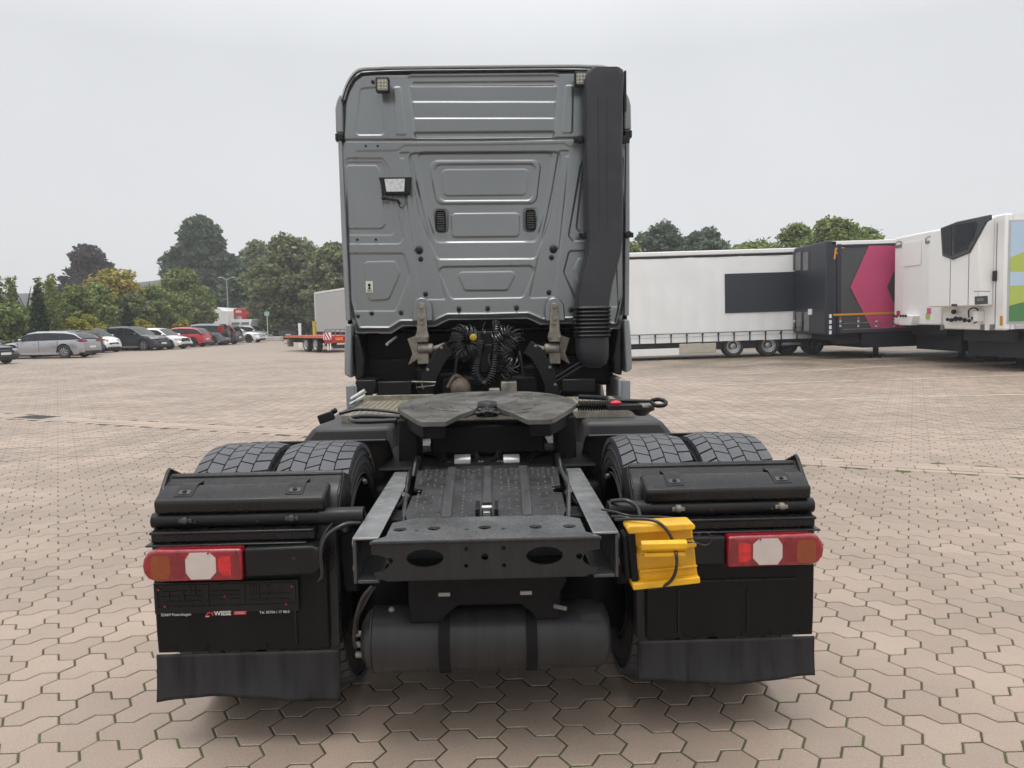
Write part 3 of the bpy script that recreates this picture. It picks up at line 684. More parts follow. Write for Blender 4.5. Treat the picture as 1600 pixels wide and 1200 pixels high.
# ---------------- beneath the cab
mb = MB()
mb.box(-1.12, 1.12, 6.75, 8.3, 1.25, 1.515); mb.box(-1.1, 1.1, 7.25, 8.3, .6, 1.26); mb.box(-1.12, -.62, 6.62, 7.3, 1.0, 1.28); mb.box(.62, 1.12, 6.62, 7.3, 1.0, 1.28)
mb.build('cab_floor', M_dark, truck, bevel=.03)
mb = MB(); mb.box(-.42, .42, 6.35, 7.25, .62, 1.12); mb.box(-.25, .28, 5.9, 6.6, .55, .98); mb.cyl((0, 5.0, .7), (0, 6.0, .72), .06, 12)
mb.box(-.55, -.3, 6.5, 6.9, .8, 1.15); mb.box(.3, .6, 6.5, 6.8, .8, 1.2); mb.build('gearbox', M_dark, truck, bevel=.03)
for s in (-1, 1):
    q = [W(552 if s < 0 else 552, 506), W(543, 507), W(541.5, 540), W(541.5, 584), W(552, 590)]
    q = [(-s * -1 * abs(x) if False else s * abs(x), z) for x, z in q]
    mb = MB(); mb.prism(q, 1, 6.35, 7.0); mb.build('side_panel', M_paintl, truck, bevel=.015)
    mb = MB(); mb.prism([(s * 1.165, 1.50), (s * 1.12, 1.50), (s * 1.07, 1.28), (s * 1.08, 1.12), (s * 1.16, 1.10)], 1, 6.4, 7.0); mb.build('inner_wheel_arch', M_black, truck, bevel=.02)
    # light inner strip + lower step
    mb = MB(); mb.prism([(s * 1.15, 1.09), (s * 1.09, 1.09), (s * 1.09, .60), (s * 1.19, .60), (s * 1.19, 1.0)], 1, 6.2, 6.9); mb.build('entry_step', M_paintl, truck, bevel=.02)
    # front wheels
    wl = MB().lathe([(-.15, .30), (-.16, .44), (-.12, .50), (.12, .50), (.16, .44), (.15, .30)], (s * 1.0, 7.75, .505), 'X', 32, caps=False).build('front_wheel', M_tyre, truck, smooth=40)
    MB().lathe([(-.13, .29), (0, .27), (.13, .29)], (s * 1.0, 7.75, .505), 'X', 24).build('rim', M_steel, wl, smooth=40)
    # cab suspension: bracket on wall, cast arm, spring-damper
    bu = 659 if s < 0 else 866
    a = A(bu, 480, 6.40)
    mb = MB(); pol = [(-.032, 0), (-.024, .03), (.0, .042), (.024, .03), (.034, 0), (.045, -.20), (.058, -.25), (.05, -.30), (-.05, -.30), (-.062, -.25), (-.045, -.20)]
    mb.prism([(a.x + x, a.z + z) for x, z in pol], 1, 6.375, 6.40); br = mb.build('cab_bracket', M_alu, truck, bevel=.006)
    mb = MB()
    for (dx, dz) in ((0, 0), (0, -.10), (0, -.14), (-.035, -.255), (.035, -.255)): mb.lathe([(-.012, .008), (-.010, .014), (.005, .014)], (a.x + dx, 6.37, a.z + dz), 'Y', 8)
    mb.build('bolt', M_alu, br, smooth=40)
    mb = MB(); mb.prism([(a.x - .075, a.z + .02), (a.x - .05, a.z + .07), (a.x, a.z + .085), (a.x + .05, a.z + .07), (a.x + .085, a.z + .02), (a.x + .095, a.z - .12), (a.x - .085, a.z - .12)], 1, 6.40, 6.43)
    mb.build('bracket_surround', M_paint, br, bevel=.01)
    z0 = a.z - .37; xm = s * .40
    mb = MB(); mb.tube([(a.x, 6.44, z0), (s * .5, 6.44, z0 + .0), (xm - s * .03, 6.46, z0 + .035)], .03, 10, rs=[.038, .026, .032]); mb.lathe([(-.07, .035), (-.06, .048), (.06, .048), (.07, .035)], (a.x - s * .02, 6.43, z0 + .01), 'X', 14)
    mb.box(a.x - .05, a.x + .05, 6.40, 6.48, z0 - .12, z0 - .02); mb.prism([(a.x + s * .05, z0 + .13), (a.x + s * .14, z0 + .10), (a.x + s * .10, z0 - .03), (a.x + s * .14, z0 - .13), (a.x + s * .05, z0 - .08)], 1, 6.47, 6.5)
    mb.build('suspension_arm', M_alu, truck, smooth=45, bevel=.006)
    mb = MB(); mb.lathe([(0, .05), (-.03, .085), (-.20, .08), (-.25, .05)], (a.x, 6.5, z0 - .14), 'Z', 18); mb.cyl((a.x, 6.5, z0 - .16), (a.x, 6.5, z0 - .55), .035, 12); mb.build('cab_spring', M_black, truck, smooth=45)
    # curved frame tower
    mb = MB(); path = [(s * .37, 1.42), (s * .45, 1.36), (s * .545, 1.20), (s * .60, 1.05), (s * .61, .85)]
    mb.strip(path, 1, 6.30, 6.38, .13 * (-s)); mb.build('support_tower', M_black, truck, bevel=.008)
    mb = MB()
    for (dx, z) in ((.40, 1.375), (.52, 1.19), (.565, 1.04), (.57, .93)): mb.lathe([(-.01, .006), (-.006, .013), (.004, .013)], (s * (dx - .0), 6.296, z), 'Y', 8)
    mb.build('bolt', M_alu, truck, smooth=40)
    mb = MB(); mb.tube(smooth_path([(s * .27, 6.6, 1.32), (s * .30, 6.55, 1.15), (s * .31, 6.5, .95), (s * .36, 6.4, .8)]), .022, 8); mb.build('hose', M_cable, truck, smooth=60)
mb = MB(); mb.tube([A(916, 560, 6.3), A(868, 590, 6.3)], .012, 8); mb.tube([A(919, 566, 6.3), A(870, 596, 6.3)], .012, 8); mb.build('stay_rod', M_black, truck, smooth=60)
mb = MB(); mb.tube([A(604.5, 538, 6.35), A(619, 527, 6.5)], .013, 10); mb.build('lever', M_steel, truck, smooth=60)
for bb in ((-.95, -.66, 6.25, 6.30, .98, 1.10), (.62, .9, 6.25, 6.30, .98, 1.09), (-1.12, -.95, 6.2, 6.8, 1.0, 1.12)): MB().box(*bb).build('junction_box', M_black, truck, bevel=.01)
mb = MB(); mb.tube([(-.66, 6.3, 1.09), (-.45, 6.25, 1.085)], .008, 6); mb.tube([(-.62, 6.3, 1.04), (-.46, 6.25, 1.06)], .006, 6); mb.tube([(-.58, 6.28, 1.10), (-.56, 6.28, 1.03)], .006, 6); mb.build('linkage', M_alu, truck)
p = A(720, 604, 6.1); mb = MB(); mb.sphere((p.x, 6.1, p.z - .02), .085, 8, (1, 1, 1.1)); mb.tube(smooth_path([A(700, 606, 6.2), A(712, 588, 6.2), A(728, 596, 6.2)]), .02, 8); mb.build('pump_housing', mat('rusty_housing', (.10, .075, .055), .7, var=.3, vscale=20), truck, smooth=60)
p = A(796, 607, 6.1); mb = MB(); mb.box(p.x - .07, p.x + .06, 6.05, 6.2, p.z - .1, p.z + .06); mb.box(p.x - .17, p.x - .08, 6.0, 6.1, p.z - .1, p.z + .01); mb.build('valve_block', M_alu, truck, bevel=.01)
# ---------------- coiled lines
mb = MB(); a, b = A(735, 520, 6.35), A(798, 545, 6.35)
mb.box(a.x - .02, b.x + .02, 6.33, 6.36, b.z - .06, a.z + .01); mb.box(a.x + .04, b.x - .04, 6.30, 6.34, a.z - .34, a.z - .1); mb.build('coupling_bracket', M_black, truck, bevel=.008)
q = lambda *pts: [A(u, v, y) for u, v, y in pts]
coil(q((742, 528, 6.2), (722, 519, 6.15), (713, 535, 6.1), (722, 552, 6.08), (738, 548, 6.12), (746, 536, 6.2)), .062, 34, .0055, 12, 5, .3).build('coiled_air_line', M_cable, truck, smooth=60)
coil(q((772, 535, 6.2), (797, 519, 6.15), (806, 530, 6.1), (787, 548, 6.1), (792, 562, 6.08), (802, 572, 6.1), (786, 584, 6.12)), .055, 36, .0055, 12, 5, .45).build('coiled_air_line', M_cable, truck, smooth=60)
coil(q((752, 530, 6.16), (746, 560, 6.13), (744, 585, 6.1), (755, 600, 6.1), (767, 590, 6.1), (774, 560, 6.14), (776, 520, 6.2), (775, 505, 6.3)), .034, 52, .007, 10, 5, .08).build('coiled_power_cable', M_cable, truck, smooth=60)
mb = MB(); mb.tube(smooth_path(q((757, 527, 6.28), (754, 515, 6.28), (758, 503, 6.36))), .005, 5); mb.tube(smooth_path(q((782, 527, 6.28), (785, 515, 6.28), (779, 503, 6.36))), .005, 5)
mb.tube(smooth_path(q((765, 552, 6.2), (764, 565, 6.18), (772, 573, 6.16), (785, 572, 6.15))), .006, 5); mb.build('hanging_line', M_cable, truck)
p = A(739.5, 527, 6.1); mb = MB(); mb.lathe([(-.02, .02), (-.015, .03), (.02, .03)], (p.x, 6.1, p.z), 'Y', 10); mb.build('yellow_coupling', mat('brass_yellow', (.45, .30, .04), .4, .3), truck, smooth=40)
for u in (756.5, 780): p = A(u, 519, 6.3); MB().cyl((p.x, 6.29, p.z - .012), (p.x, 6.29, p.z + .012), .014, 8).build('line_clip', M_steel, truck)

# ---------------- chassis
for s in (-1, 1):
    def rl(x0, x1, y0, y1, z0, z1): return (min(s * x0, s * x1), max(s * x0, s * x1), y0, y1, z0, z1)
    mb = MB()
    mb.box(*rl(.448, .460, 2.5, 9.0, .700, .8525)); mb.box(*rl(.372, .447, 2.5, 9.0, .700, .712))
    mb.build('rail_web', M_frame, truck, bevel=.003)
    mb = MB(); x0, x1 = s * .370, s * .460      # top flange, flat run then a slight drop before the fifth wheel
    vs = []
    for (y, z) in ((2.497, .8545), (3.6, .8545), (3.78, .850), (4.0, .832), (4.2, .822), (9.0, .822)):
        for x, zz in ((x0, z), (x1, z), (x1, z + .009), (x0, z + .009)): vs.append((x, y, zz))
    fs = [(i * 4 + k, i * 4 + (k + 1) % 4, (i + 1) * 4 + (k + 1) % 4, (i + 1) * 4 + k) for i in range(5) for k in range(4)] + [(0, 1, 2, 3), (20, 21, 22, 23)]
    mb.add(vs, fs); mb.build('rail_flange', M_rail, truck, bevel=.003)
    mb = MB()
    for y in (2.58, 2.9, 3.3, 3.7):
        for z in (.73, .82): mb.lathe([(-.012 , .013), (.012, .013)], (s * .463, y, z), 'X', 6)
    mb.build('rail_bolt', M_alu, truck)
# rear cross beam with real holes
def mxz(y): return Matrix(((1, 0, 0, 0), (0, 0, 1, y), (0, 1, 0, 0), (0, 0, 0, 1)))
a = [(-.39, .850), (.39, .850), (.39, .812)] + [(.375 - .045 * math.sin(t), .781 + .03 * math.cos(t)) for t in np.linspace(0, math.pi, 8)] + [(.385, .748), (.375, .73), (.34, .720), (-.34, .720), (-.375, .73), (-.385, .748)] + [(-.375 + .045 * math.sin(t), .781 - .03 * math.cos(t)) for t in np.linspace(0, math.pi, 8)] + [(-.39, .812)]
def HX(u, v, y=2.47): p = A(u, v, y); return p.x, p.z
k25 = 2.47 / FPX
holes = [circle(*HX(664, 872), 29.5 * k25, 15 * k25, 28), circle(*HX(851, 868), 29.5 * k25, 15 * k25, 28)] + [circle(*HX(u, v), r_ * k25, n=14) for u, v, r_ in
        ((609, 876, 5.3), (905, 869, 5.3), (757.5, 870, 5.8), (728.5, 857, 3.6), (787, 856, 3.6), (728.5, 884, 3.4), (787.5, 883, 3.4))]
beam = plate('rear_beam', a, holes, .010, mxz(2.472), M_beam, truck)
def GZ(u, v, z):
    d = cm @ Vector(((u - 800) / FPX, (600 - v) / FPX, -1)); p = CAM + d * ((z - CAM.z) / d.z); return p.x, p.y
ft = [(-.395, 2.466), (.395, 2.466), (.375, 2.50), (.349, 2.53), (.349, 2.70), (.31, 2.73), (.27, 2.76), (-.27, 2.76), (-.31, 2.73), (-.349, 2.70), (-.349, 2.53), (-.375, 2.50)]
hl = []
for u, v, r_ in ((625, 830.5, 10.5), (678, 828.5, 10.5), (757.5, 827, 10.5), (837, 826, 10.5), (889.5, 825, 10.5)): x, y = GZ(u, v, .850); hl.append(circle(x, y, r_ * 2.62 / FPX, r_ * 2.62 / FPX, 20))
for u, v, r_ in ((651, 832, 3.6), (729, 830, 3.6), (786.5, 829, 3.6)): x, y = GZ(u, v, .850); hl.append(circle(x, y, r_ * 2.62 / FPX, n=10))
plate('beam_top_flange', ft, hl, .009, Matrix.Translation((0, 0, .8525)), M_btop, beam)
MB().box(-.345, .345, 2.56, 2.80, .722, .765).build('dark_hole_backing', M_dark, beam)  # added black box so the beam holes look dark
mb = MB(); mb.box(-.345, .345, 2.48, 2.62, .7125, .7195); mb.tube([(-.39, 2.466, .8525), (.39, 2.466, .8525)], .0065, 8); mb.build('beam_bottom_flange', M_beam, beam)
# drips of rain drops on flange
mb = MB()
for _ in range(110):
    x = random.uniform(-.34, .34); y = random.uniform(2.49, 2.72); rr = random.uniform(.0015, .004)
    if any(math.hypot(x - sum(p[0] for p in h_) / len(h_), y - sum(p[1] for p in h_) / len(h_)) < .03 for h_ in hl): continue
    mb.sphere((x, y, .8572), rr, 3, (1, 1, .35))
mb.build('rain_drops', mat('water_drop', (.06, .06, .062), .08), beam, smooth=60, kind='stuff')
# coupling cover below (dark) and tank bracket
mb = MB(); mb.prism([(-.29, .715), (-.29, .50), (-.165, .50), (-.165, .515), (-.11, .56), (.12, .56), (.17, .515), (.17, .50), (.265, .50), (.265, .60), (.29, .64), (.29, .715)], 1, 2.63, 2.9)
mb.build('tank_carrier', M_dark, truck, bevel=.006)
for u, v in ((694, 929.5), (822, 927)):
    a, b = A(u - 9, v + 3, 2.62), A(u + 9, v - 3, 2.62); MB().box(a.x, b.x, 2.622, 2.630, a.z, b.z).build('carrier_tag', mat('pale_tag', (.30, .28, .27), .5), truck)
# air tank
zt = .405; yt = 2.72; rt = .122
x0, x1 = A(565, 997, yt).x, A(952, 997, yt).x
tk = MB().lathe([(x0 + .0, .03), (x0 + .008, .07), (x0 + .03, .105), (x0 + .06, rt), (x1 - .05, rt), (x1 - .02, .108), (x1 - .004, .075), (x1, .03)], (0, yt, zt), 'X', 44).build('air_tank', M_tank, truck, smooth=50)
for u in (697, 829):
    x = A(u, 997, yt).x; MB().lathe([(-.02, rt + .003), (-.02, rt + .006), (.02, rt + .006), (.02, rt + .003)], (x, yt, zt), 'X', 44).build('tank_strap', M_dark, tk, smooth=50)
for u in (586, 771, 905):
    x = A(u, 997, yt).x; MB().lathe([(-.003, rt + .0005), (0, rt + .0018), (.003, rt + .0005)], (x, yt, zt), 'X', 44).build('weld_seam', M_tank, tk, smooth=60)
for dz in (-.05, -.01, .03): MB().cyl((x0 - .02, yt - .02, zt + dz), (x0 + .02, yt - .02, zt + dz), .012, 8).build('tank_fitting', M_alu, tk, smooth=40)
MB().sphere((x0 + .12, yt - .02, zt + rt - .004), .014, 5).build('drain_valve', M_alu, tk, smooth=40)
mb = MB(); mb.tube(smooth_path([A(582, 915, 2.6), A(566, 935, 2.6), A(556, 965, 2.62), A(553, 1000, 2.66), A(556, 1012, 2.7)]), .0075, 6); mb.tube(smooth_path([A(586, 915, 2.62), A(571, 940, 2.62), A(560, 965, 2.64), A(558, 990, 2.68)]), .0055, 6)
mb.build('air_hose', M_cable, truck, smooth=60)
mb = MB(); mb.tube([A(865, 947, 2.6), A(885, 951, 2.6)], .008, 6); mb.build('tank_label', M_alu, tk)
# rear axle, differential, brake parts
mb = MB(); mb.cyl((-1.0, 3.3, .535), (1.0, 3.3, .535), .085, 16); mb.sphere((0, 3.3, .55), .24, 9, (1, 1, 1)); mb.cyl((0, 3.3, .6), (0, 5, .7), .05, 12)
mb.build('rear_axle', M_dark, truck, smooth=50)
for s in (-1, 1):
    MB().lathe([(-.1, .05), (-.09, .085), (.06, .085), (.09, .05)], (s * .30, 2.98, .70), 'Y', 14).build('brake_chamber', M_dark, truck, smooth=45)
    MB().cyl((s * .25, 3.0, .45), (s * .3, 3.6, .82), .035, 10).build('damper', M_dark, truck, smooth=45)
    MB().lathe([(0, .10), (.03, .13), (.34, .13), (.38, .10)], (s * .43, 3.05, .30), 'Z', 18).build('bellows_dark_filler', M_dark, truck, smooth=45)  # air bags added as dark filler to close the bright gap by the tank
    MB().tube(smooth_path([(s * .36, 2.9, .80), (s * .42, 3.1, .77), (s * .36, 3.3, .80), (s * .42, 3.6, .78)]), .02, 6).build('brake_hose', M_cable, truck, smooth=45)
    MB().box(min(s * .33, s * .44), max(s * .33, s * .44), 2.86, 3.0, .76, .83).build('valve', M_dark, truck, bevel=.01)
    MB().box(min(s * .30, s * .56), max(s * .30, s * .56), 3.55, 4.4, .30, .80).build('suspension_link', M_dark, truck, bevel=.03)
MB().box(-.30, .30, 3.6, 4.6, .32, .80).build('belly_dark_filler', M_dark, truck, bevel=.03)  # black block added to shut out bright ground seen under the truck
# perforated cover plate between the rails
near, farp = (2.86, .815), (3.50, .888)
def PP(x, t, h=0.0):                         # point on the plate: t 0 near .. 1 far
    return (x * .935 * (1 + .06 * t), near[0] + (farp[0] - near[0]) * t, near[1] + (farp[1] - near[1]) * t + h)
plp = [(-.335, 0), (.32, 0), (.34, .12), (.335, .44), (.30, .45), (.295, .56), (.335, .58), (.338, .98), (.30, 1.0), (-.30, 1.0), (-.338, .98), (-.335, .58), (-.295, .56), (-.30, .45), (-.335, .44), (-.352, .12)]
sl_ = math.atan2(farp[1] - near[1], farp[0] - near[0]); Lp = math.hypot(farp[1] - near[1], farp[0] - near[0])
cover = plate('cover_plate', [(x * .935 * (1 + .06 * t), t * Lp) for x, t in plp], [], .012, Matrix.Translation((0, near[0], near[1])) @ Matrix.Rotation(sl_, 4, 'X'), mat('cover_plastic', (.045, .045, .047), .30, .1, var=.2, vscale=9, dirt=.5, dirtc=(.022, .021, .02), dscale=12, rvar=.12), truck, bevel=.003)
mb = MB()
for i, x in enumerate(np.arange(-.31, .32, .034)):
    for j in range(14):
        t = .05 + j * .058 + (.029 if i % 2 else 0)
        if t > .8 or abs(x) < .03 or abs(abs(x) - .17) < .035: continue
        if random.random() < .25 or (j % 2 and i % 3): continue
        mb.lathe([(0, .006), (.004, .0045), (.0045, .002)], PP(x, t, .006), 'Z', 6)
for i, x in enumerate(np.arange(-.32, .33, .0255)):
    for j in range(4):
        t = .83 + j * .045
        if abs(x) < .03 or abs(abs(x) - .17) < .025 or (i + j) % 2: continue
        mb.lathe([(0, .008), (.006, .006), (.0065, .002)], PP(x, t, .006), 'Z', 6)
mb.build('grip_stud', mat('stud', (.085, .085, .085), .35, .3), cover, smooth=60, kind='stuff')
for x in (-.172, .0, .172):
    mb = MB(); wd = .024
    vs = []
    for t in (0.02 if x else .25, .5, 1.0):
        for dx, hh in ((-wd, .007), (-wd * .7, .016), (wd * .7, .016), (wd, .007)): vs.append(PP(x + dx, t, hh))
    fs = [(r_ * 4 + k, r_ * 4 + k + 1, (r_ + 1) * 4 + k + 1, (r_ + 1) * 4 + k) for r_ in range(2) for k in range(3)] + [(0, 1, 2, 3), (8, 9, 10, 11)]
    mb.add(vs, fs); mb.build('cover_strap', M_frame, cover, bevel=.002)
mb = MB(); mb.box(-.018, .018, 2.83, 2.93, .82, .862); mb.box(-.045, -.03, 2.83, 2.96, .815, .87); mb.box(.03, .045, 2.83, 2.96, .815, .87); lt = mb.build('latch', M_black, cover, bevel=.004)
mb = MB(); mb.box(-.014, .014, 2.823, 2.829, .825, .858); mb.cyl((-.02, 2.86, .866), (.02, 2.86, .866), .009, 8); mb.build('latch_hook', M_steel, lt, bevel=.002)
MB().tube([PP(-.355, .0, .0), PP(-.365, .44, 0)], .01, 6).build('cover_edge', M_frame, cover); MB().tube([PP(.345, 0, 0), PP(.375, .6, 0), PP(.35, 1.0, 0)], .01, 6).build('cover_edge', M_frame, cover)
# two light rollers and hose fittings behind the cover
for u in (723, 799):
    c = A(u, 722, 3.72)
    MB().lathe([(-.043, .035), (-.04, .05), (.04, .05), (.043, .035)], (c.x, 3.72, c.z - .01), 'X', 24).build('roller', M_rail, truck, smooth=45)
for u, r_ in ((698, .030), (746, .028), (776, .028), (826, .030)):
    c = A(u, 722, 3.72); mb = MB()
    for k in range(4): mb.lathe([(-.008, r_ * .8), (0, r_ * (1.1 - .08 * k)), (.008, r_ * .8)], (c.x + (k - 1.5) * .016, 3.72, c.z - .012), 'X', 14)
    mb.tube(smooth_path([(c.x, 3.74, c.z), (c.x + (c.x) * .3, 3.85, c.z + .02), (c.x + c.x * .9, 4.0, c.z - .02)]), .018, 8); mb.build('hose_fitting', M_black, truck, smooth=60)
for s in (-1, 1):
    mb = MB(); x = s * .33
    mb.tube(smooth_path([(s * .37, 3.95, .85), (s * .36, 3.75, .90), (s * .345, 3.6, .91), (s * .35, 3.45, .86)]), .018, 8); mb.tube(smooth_path([(s * .38, 3.9, .82), (s * .37, 3.5, .88), (s * .36, 3.2, .84), (s * .38, 3.0, .83)]), .012, 6)
    mb.sphere((s * .365, 3.93, .87), .035, 6); mb.sphere((s * .37, 3.2, .82), .04, 6); mb.build('cable_bundle', M_cable, truck, smooth=60)
mb = MB(); mb.box(-.38, .38, 4.0, 4.1, .70, .84); mb.box(-.38, .38, 5.2, 5.3, .66, .82); mb.build('cross_member', M_dark, truck, bevel=.01)

# ---------------- fifth wheel
fc = (0.0, 3.92, 1.135); tl = math.radians(3.2)
hp = [(-.195, -.42), (-.175, -.36), (-.125, -.22), (-.075, -.12), (-.05, -.02)] + [(.05 * math.cos(t), .02 + .05 * math.sin(t)) for t in np.linspace(math.pi, 0, 7)] + [(.05, -.02), (.075, -.12), (.125, -.22), (.175, -.36), (.195, -.42), (.305, -.42), (.335, -.37), (.445, -.10), (.475, .0), (.475, .12), (.44, .25), (.37, .38), (.25, .47), (.12, .51), (-.12, .51), (-.25, .47), (-.37, .38), (-.44, .25), (-.475, .12), (-.475, .0), (-.445, -.10), (-.335, -.37), (-.305, -.42)]
fm = Matrix.Translation(fc) @ Matrix.Rotation(tl, 4, 'X')
fw = plate('fifth_wheel', hp, [], .022, fm, M_grease, truck, bevel=.004)
mb = MB()
def L2(x, y, z): return tuple(fm @ Vector((x, y, z)))
def skirt(poly, z0, z1):
    n = len(poly); mb.add([L2(x, y, z0) for x, y in poly] + [L2(x, y, z1) for x, y in poly], [tuple(range(n)), tuple(range(n, 2 * n))] + [(i, (i + 1) % n, n + (i + 1) % n, n + i) for i in range(n)])
skirt([(-.455, -.04), (-.335, -.34), (-.305, -.40), (-.205, -.40), (-.205, -.34), (-.29, -.30), (-.41, 0)], -.075, -.012)
skirt([(.455, -.04), (.335, -.34), (.305, -.40), (.205, -.40), (.205, -.34), (.29, -.30), (.41, 0)], -.075, -.012)
skirt([(-.44, .0), (-.40, .0), (-.38, .20), (-.3, .32), (.3, .32), (.38, .2), (.40, 0), (.44, 0), (.42, .22), (.34, .34), (-.34, .34), (-.42, .22)], -.07, -.012)
mb.build('plate_skirt', M_dark, fw, bevel=.004)
mb = MB(); mb.lathe([(-.05, .06), (0.012, .055), (.028, .05), (.034, .02)], L2(0, .03, .0), 'Z', 16)
for _ in range(70):
    a = random.uniform(-1, 1); r_ = random.uniform(.05, .14); mb.sphere(L2(a * .13, -.05 + random.uniform(-.06, .05) - abs(a) * .03, -.0 - abs(a) * .02), random.uniform(.008, .02), 3, (1.3, 1.2, .6))
mb.build('grease_lump', M_lump, fw, smooth=80)
mb = MB(); mb.box(-.46, -.36, 3.78, 4.06, .865, 1.10); mb.box(.36, .46, 3.78, 4.06, .865, 1.10); mb.box(-.54, .54, 3.6, 4.25, .865, .885); mb.box(-.30, .30, 3.85, 4.0, .90, 1.05); mb.build('mounting_bracket', M_dark, fw, bevel=.01)
mb = MB()
for _ in range(26):
    a0 = random.uniform(0, 6.3); r_ = random.uniform(.12, .40); cx, cy = random.uniform(-.1, .1), random.uniform(.0, .1); P_ = []
    for k in range(8):
        t = a0 + k * random.uniform(.04, .07); P_.append(L2(cx + r_ * math.cos(t), cy + r_ * .9 * math.sin(t), .0125))
    if all(abs(Vector(p).x) < .42 and abs(Vector(p).y - 3.95) < .35 and abs(Vector(p).x) > .07 for p in P_): mb.tube(P_, .0012, 3)
mb.build('scratches', M_lump, fw, kind='stuff')
# ---------------- catwalk of tread plate, tanks
mb = MB(); mb.box(-.93, -.40, 4.75, 5.55, 1.000, 1.012); mb.box(.42, .93, 4.75, 5.55, 1.000, 1.012); mb.box(-.40, .42, 5.0, 5.55, 1.000, 1.012); cw = mb.build('catwalk', M_tread_plate, truck, bevel=.003)
mb = MB()
for i in range(46):
    for j in range(20):
        x = -.915 + i * .04; y = 4.775 + j * .04
        if abs(x) < .42 and y < 5.03: continue
        if x > .915: continue
        mb.box(x - .013, x + .013, y - .004, y + .004, 1.0125, 1.0155, rot=(0, 0, R(45 if (i + j) % 2 else -45)))
mb.build('tread_pattern', M_tread_plate, cw, kind='stuff')
mb = MB(); mb.box(-.95, -.42, 5.56, 5.60, .99, 1.05); mb.box(-.945, .945, 4.73, 4.748, .96, 1.008); mb.build('catwalk_lip', M_alu, cw, bevel=.003)
for s in (-1, 1):
    tkb = MB().prism([(s * .58, .40), (s * 1.10, .38), (s * 1.16, .46), (s * 1.16, .86), (s * 1.08, .96), (s * .60, .96)], 1, 4.55, 6.1).build('fuel_tank', mat('tank_dark', (.035, .035, .036), .5, 0, var=.1), truck, bevel=.03)
    mb = MB(); mb.box(min(s * 1.02, s * 1.08), max(s * 1.02, s * 1.08), 5.6, 5.63, .96, 1.12); mb.build('tank_bracket', M_paintl, truck)
p = A(560, 617, 5.3); mb = MB(); mb.tube([(p.x - .05, 5.3, p.z - .03), (p.x + .05, 5.3, p.z + .03)], .016, 8); mb.tube([(p.x - .05, 5.25, p.z - .06), (p.x + .06, 5.25, p.z - .0)], .012, 8); mb.build('tank_cap_handle', M_steel, truck, smooth=60)
# mid mudguards over the front half of the tyres
M_mid = mat('mid_guard_plastic', (.012, .012, .013), .45, var=.15, vscale=5, dirt=.3, dirtc=(.03, .028, .025), dscale=3)
for s in (-1, 1):
    mb = MB(); P = []
    for i in range(13):
        a = R(78 - i * 6.5); P.append((3.42 + .70 * math.cos(a), .36 + .70 * math.sin(a)))
    P = [(3.62, 1.015)] + [(y, z) for y, z in P if y > 3.66]
    mb.strip(P, 0, min(s * .50, s * 1.16), max(s * .50, s * 1.16), .012)
    g = mb.build('mid_mudguard', M_mid, truck, bevel=.012)
    
# things lying along the fifth wheel: hose, connector, release handle
mb = MB(); mb.tube(smooth_path(q((640, 648, 4.0), (600, 642, 4.05), (560, 640, 4.1), (530, 646, 4.1))), .009, 6); mb.tube(smooth_path(q((626, 652, 3.95), (570, 650, 4.0), (548, 654, 4.02), (560, 659, 3.95), (620, 657, 3.9))), .013, 8); mb.build('air_line', M_cable, truck, smooth=60)
mb = MB(); p = A(513, 650, 4.1); mb.box(p.x - .05, p.x + .035, 4.06, 4.1, p.z - .03, p.z + .02, rot=(0, R(-18), 0)); mb.tube(q((518, 645, 4.1), (526, 640, 4.1)), .016, 8); mb.build('line_connector', M_black, truck, bevel=.006)
coil(q((903, 634, 4.0), (930, 634, 4.0), (955, 633, 4.0)), .024, 13, .0065, 10, 5, 0).build('return_spring', M_black, truck, smooth=60)
mb = MB(); mb.tube(q((900, 634, 4.0), (985, 636, 4.0)), .013, 8); mb.tube(q((950, 626, 4.05), (1018, 627, 4.0)), .010, 8)
lp = smooth_path(q((1018, 626, 4.0), (1030, 624, 3.97), (1040, 628, 3.95), (1038, 633, 3.93), (1026, 634, 3.95), (1018, 629, 3.98))); mb.tube(lp, .011, 8); mb.tube(q((905, 620, 4.3), (948, 622, 4.2), (952, 628, 4.1)), .014, 8)
mb.prism([(y_, z_) for y_, z_ in ((3.9, 1.11), (4.05, 1.11), (4.05, 1.135), (3.9, 1.135))], 0, A(945, 627, 4).x, A(998, 631, 4).x); mb.build('release_handle', M_black, truck, smooth=50)
p = A(1002, 636, 4.0); mb = MB(); mb.lathe([(-.05, .03), (-.03, .05), (-.02, .072), (.0, .072), (.005, .055)], (p.x, 4.0, p.z + .005), 'Z', 22); mb.build('filler_neck', M_black, truck, smooth=40)
MB().lathe([(0, .05), (.006, .046), (.008, .01)], (p.x, 4.0, p.z + .010), 'Z', 20).build('filler_cap', M_alu, truck, smooth=40)
p = A(962, 629.5, 3.96); MB().sphere((p.x, 3.96, p.z), .032, 6, (1, .6, .42)).build('red_grip', mat('red_rubber', (.62, .03, .05), .4), truck, smooth=60)

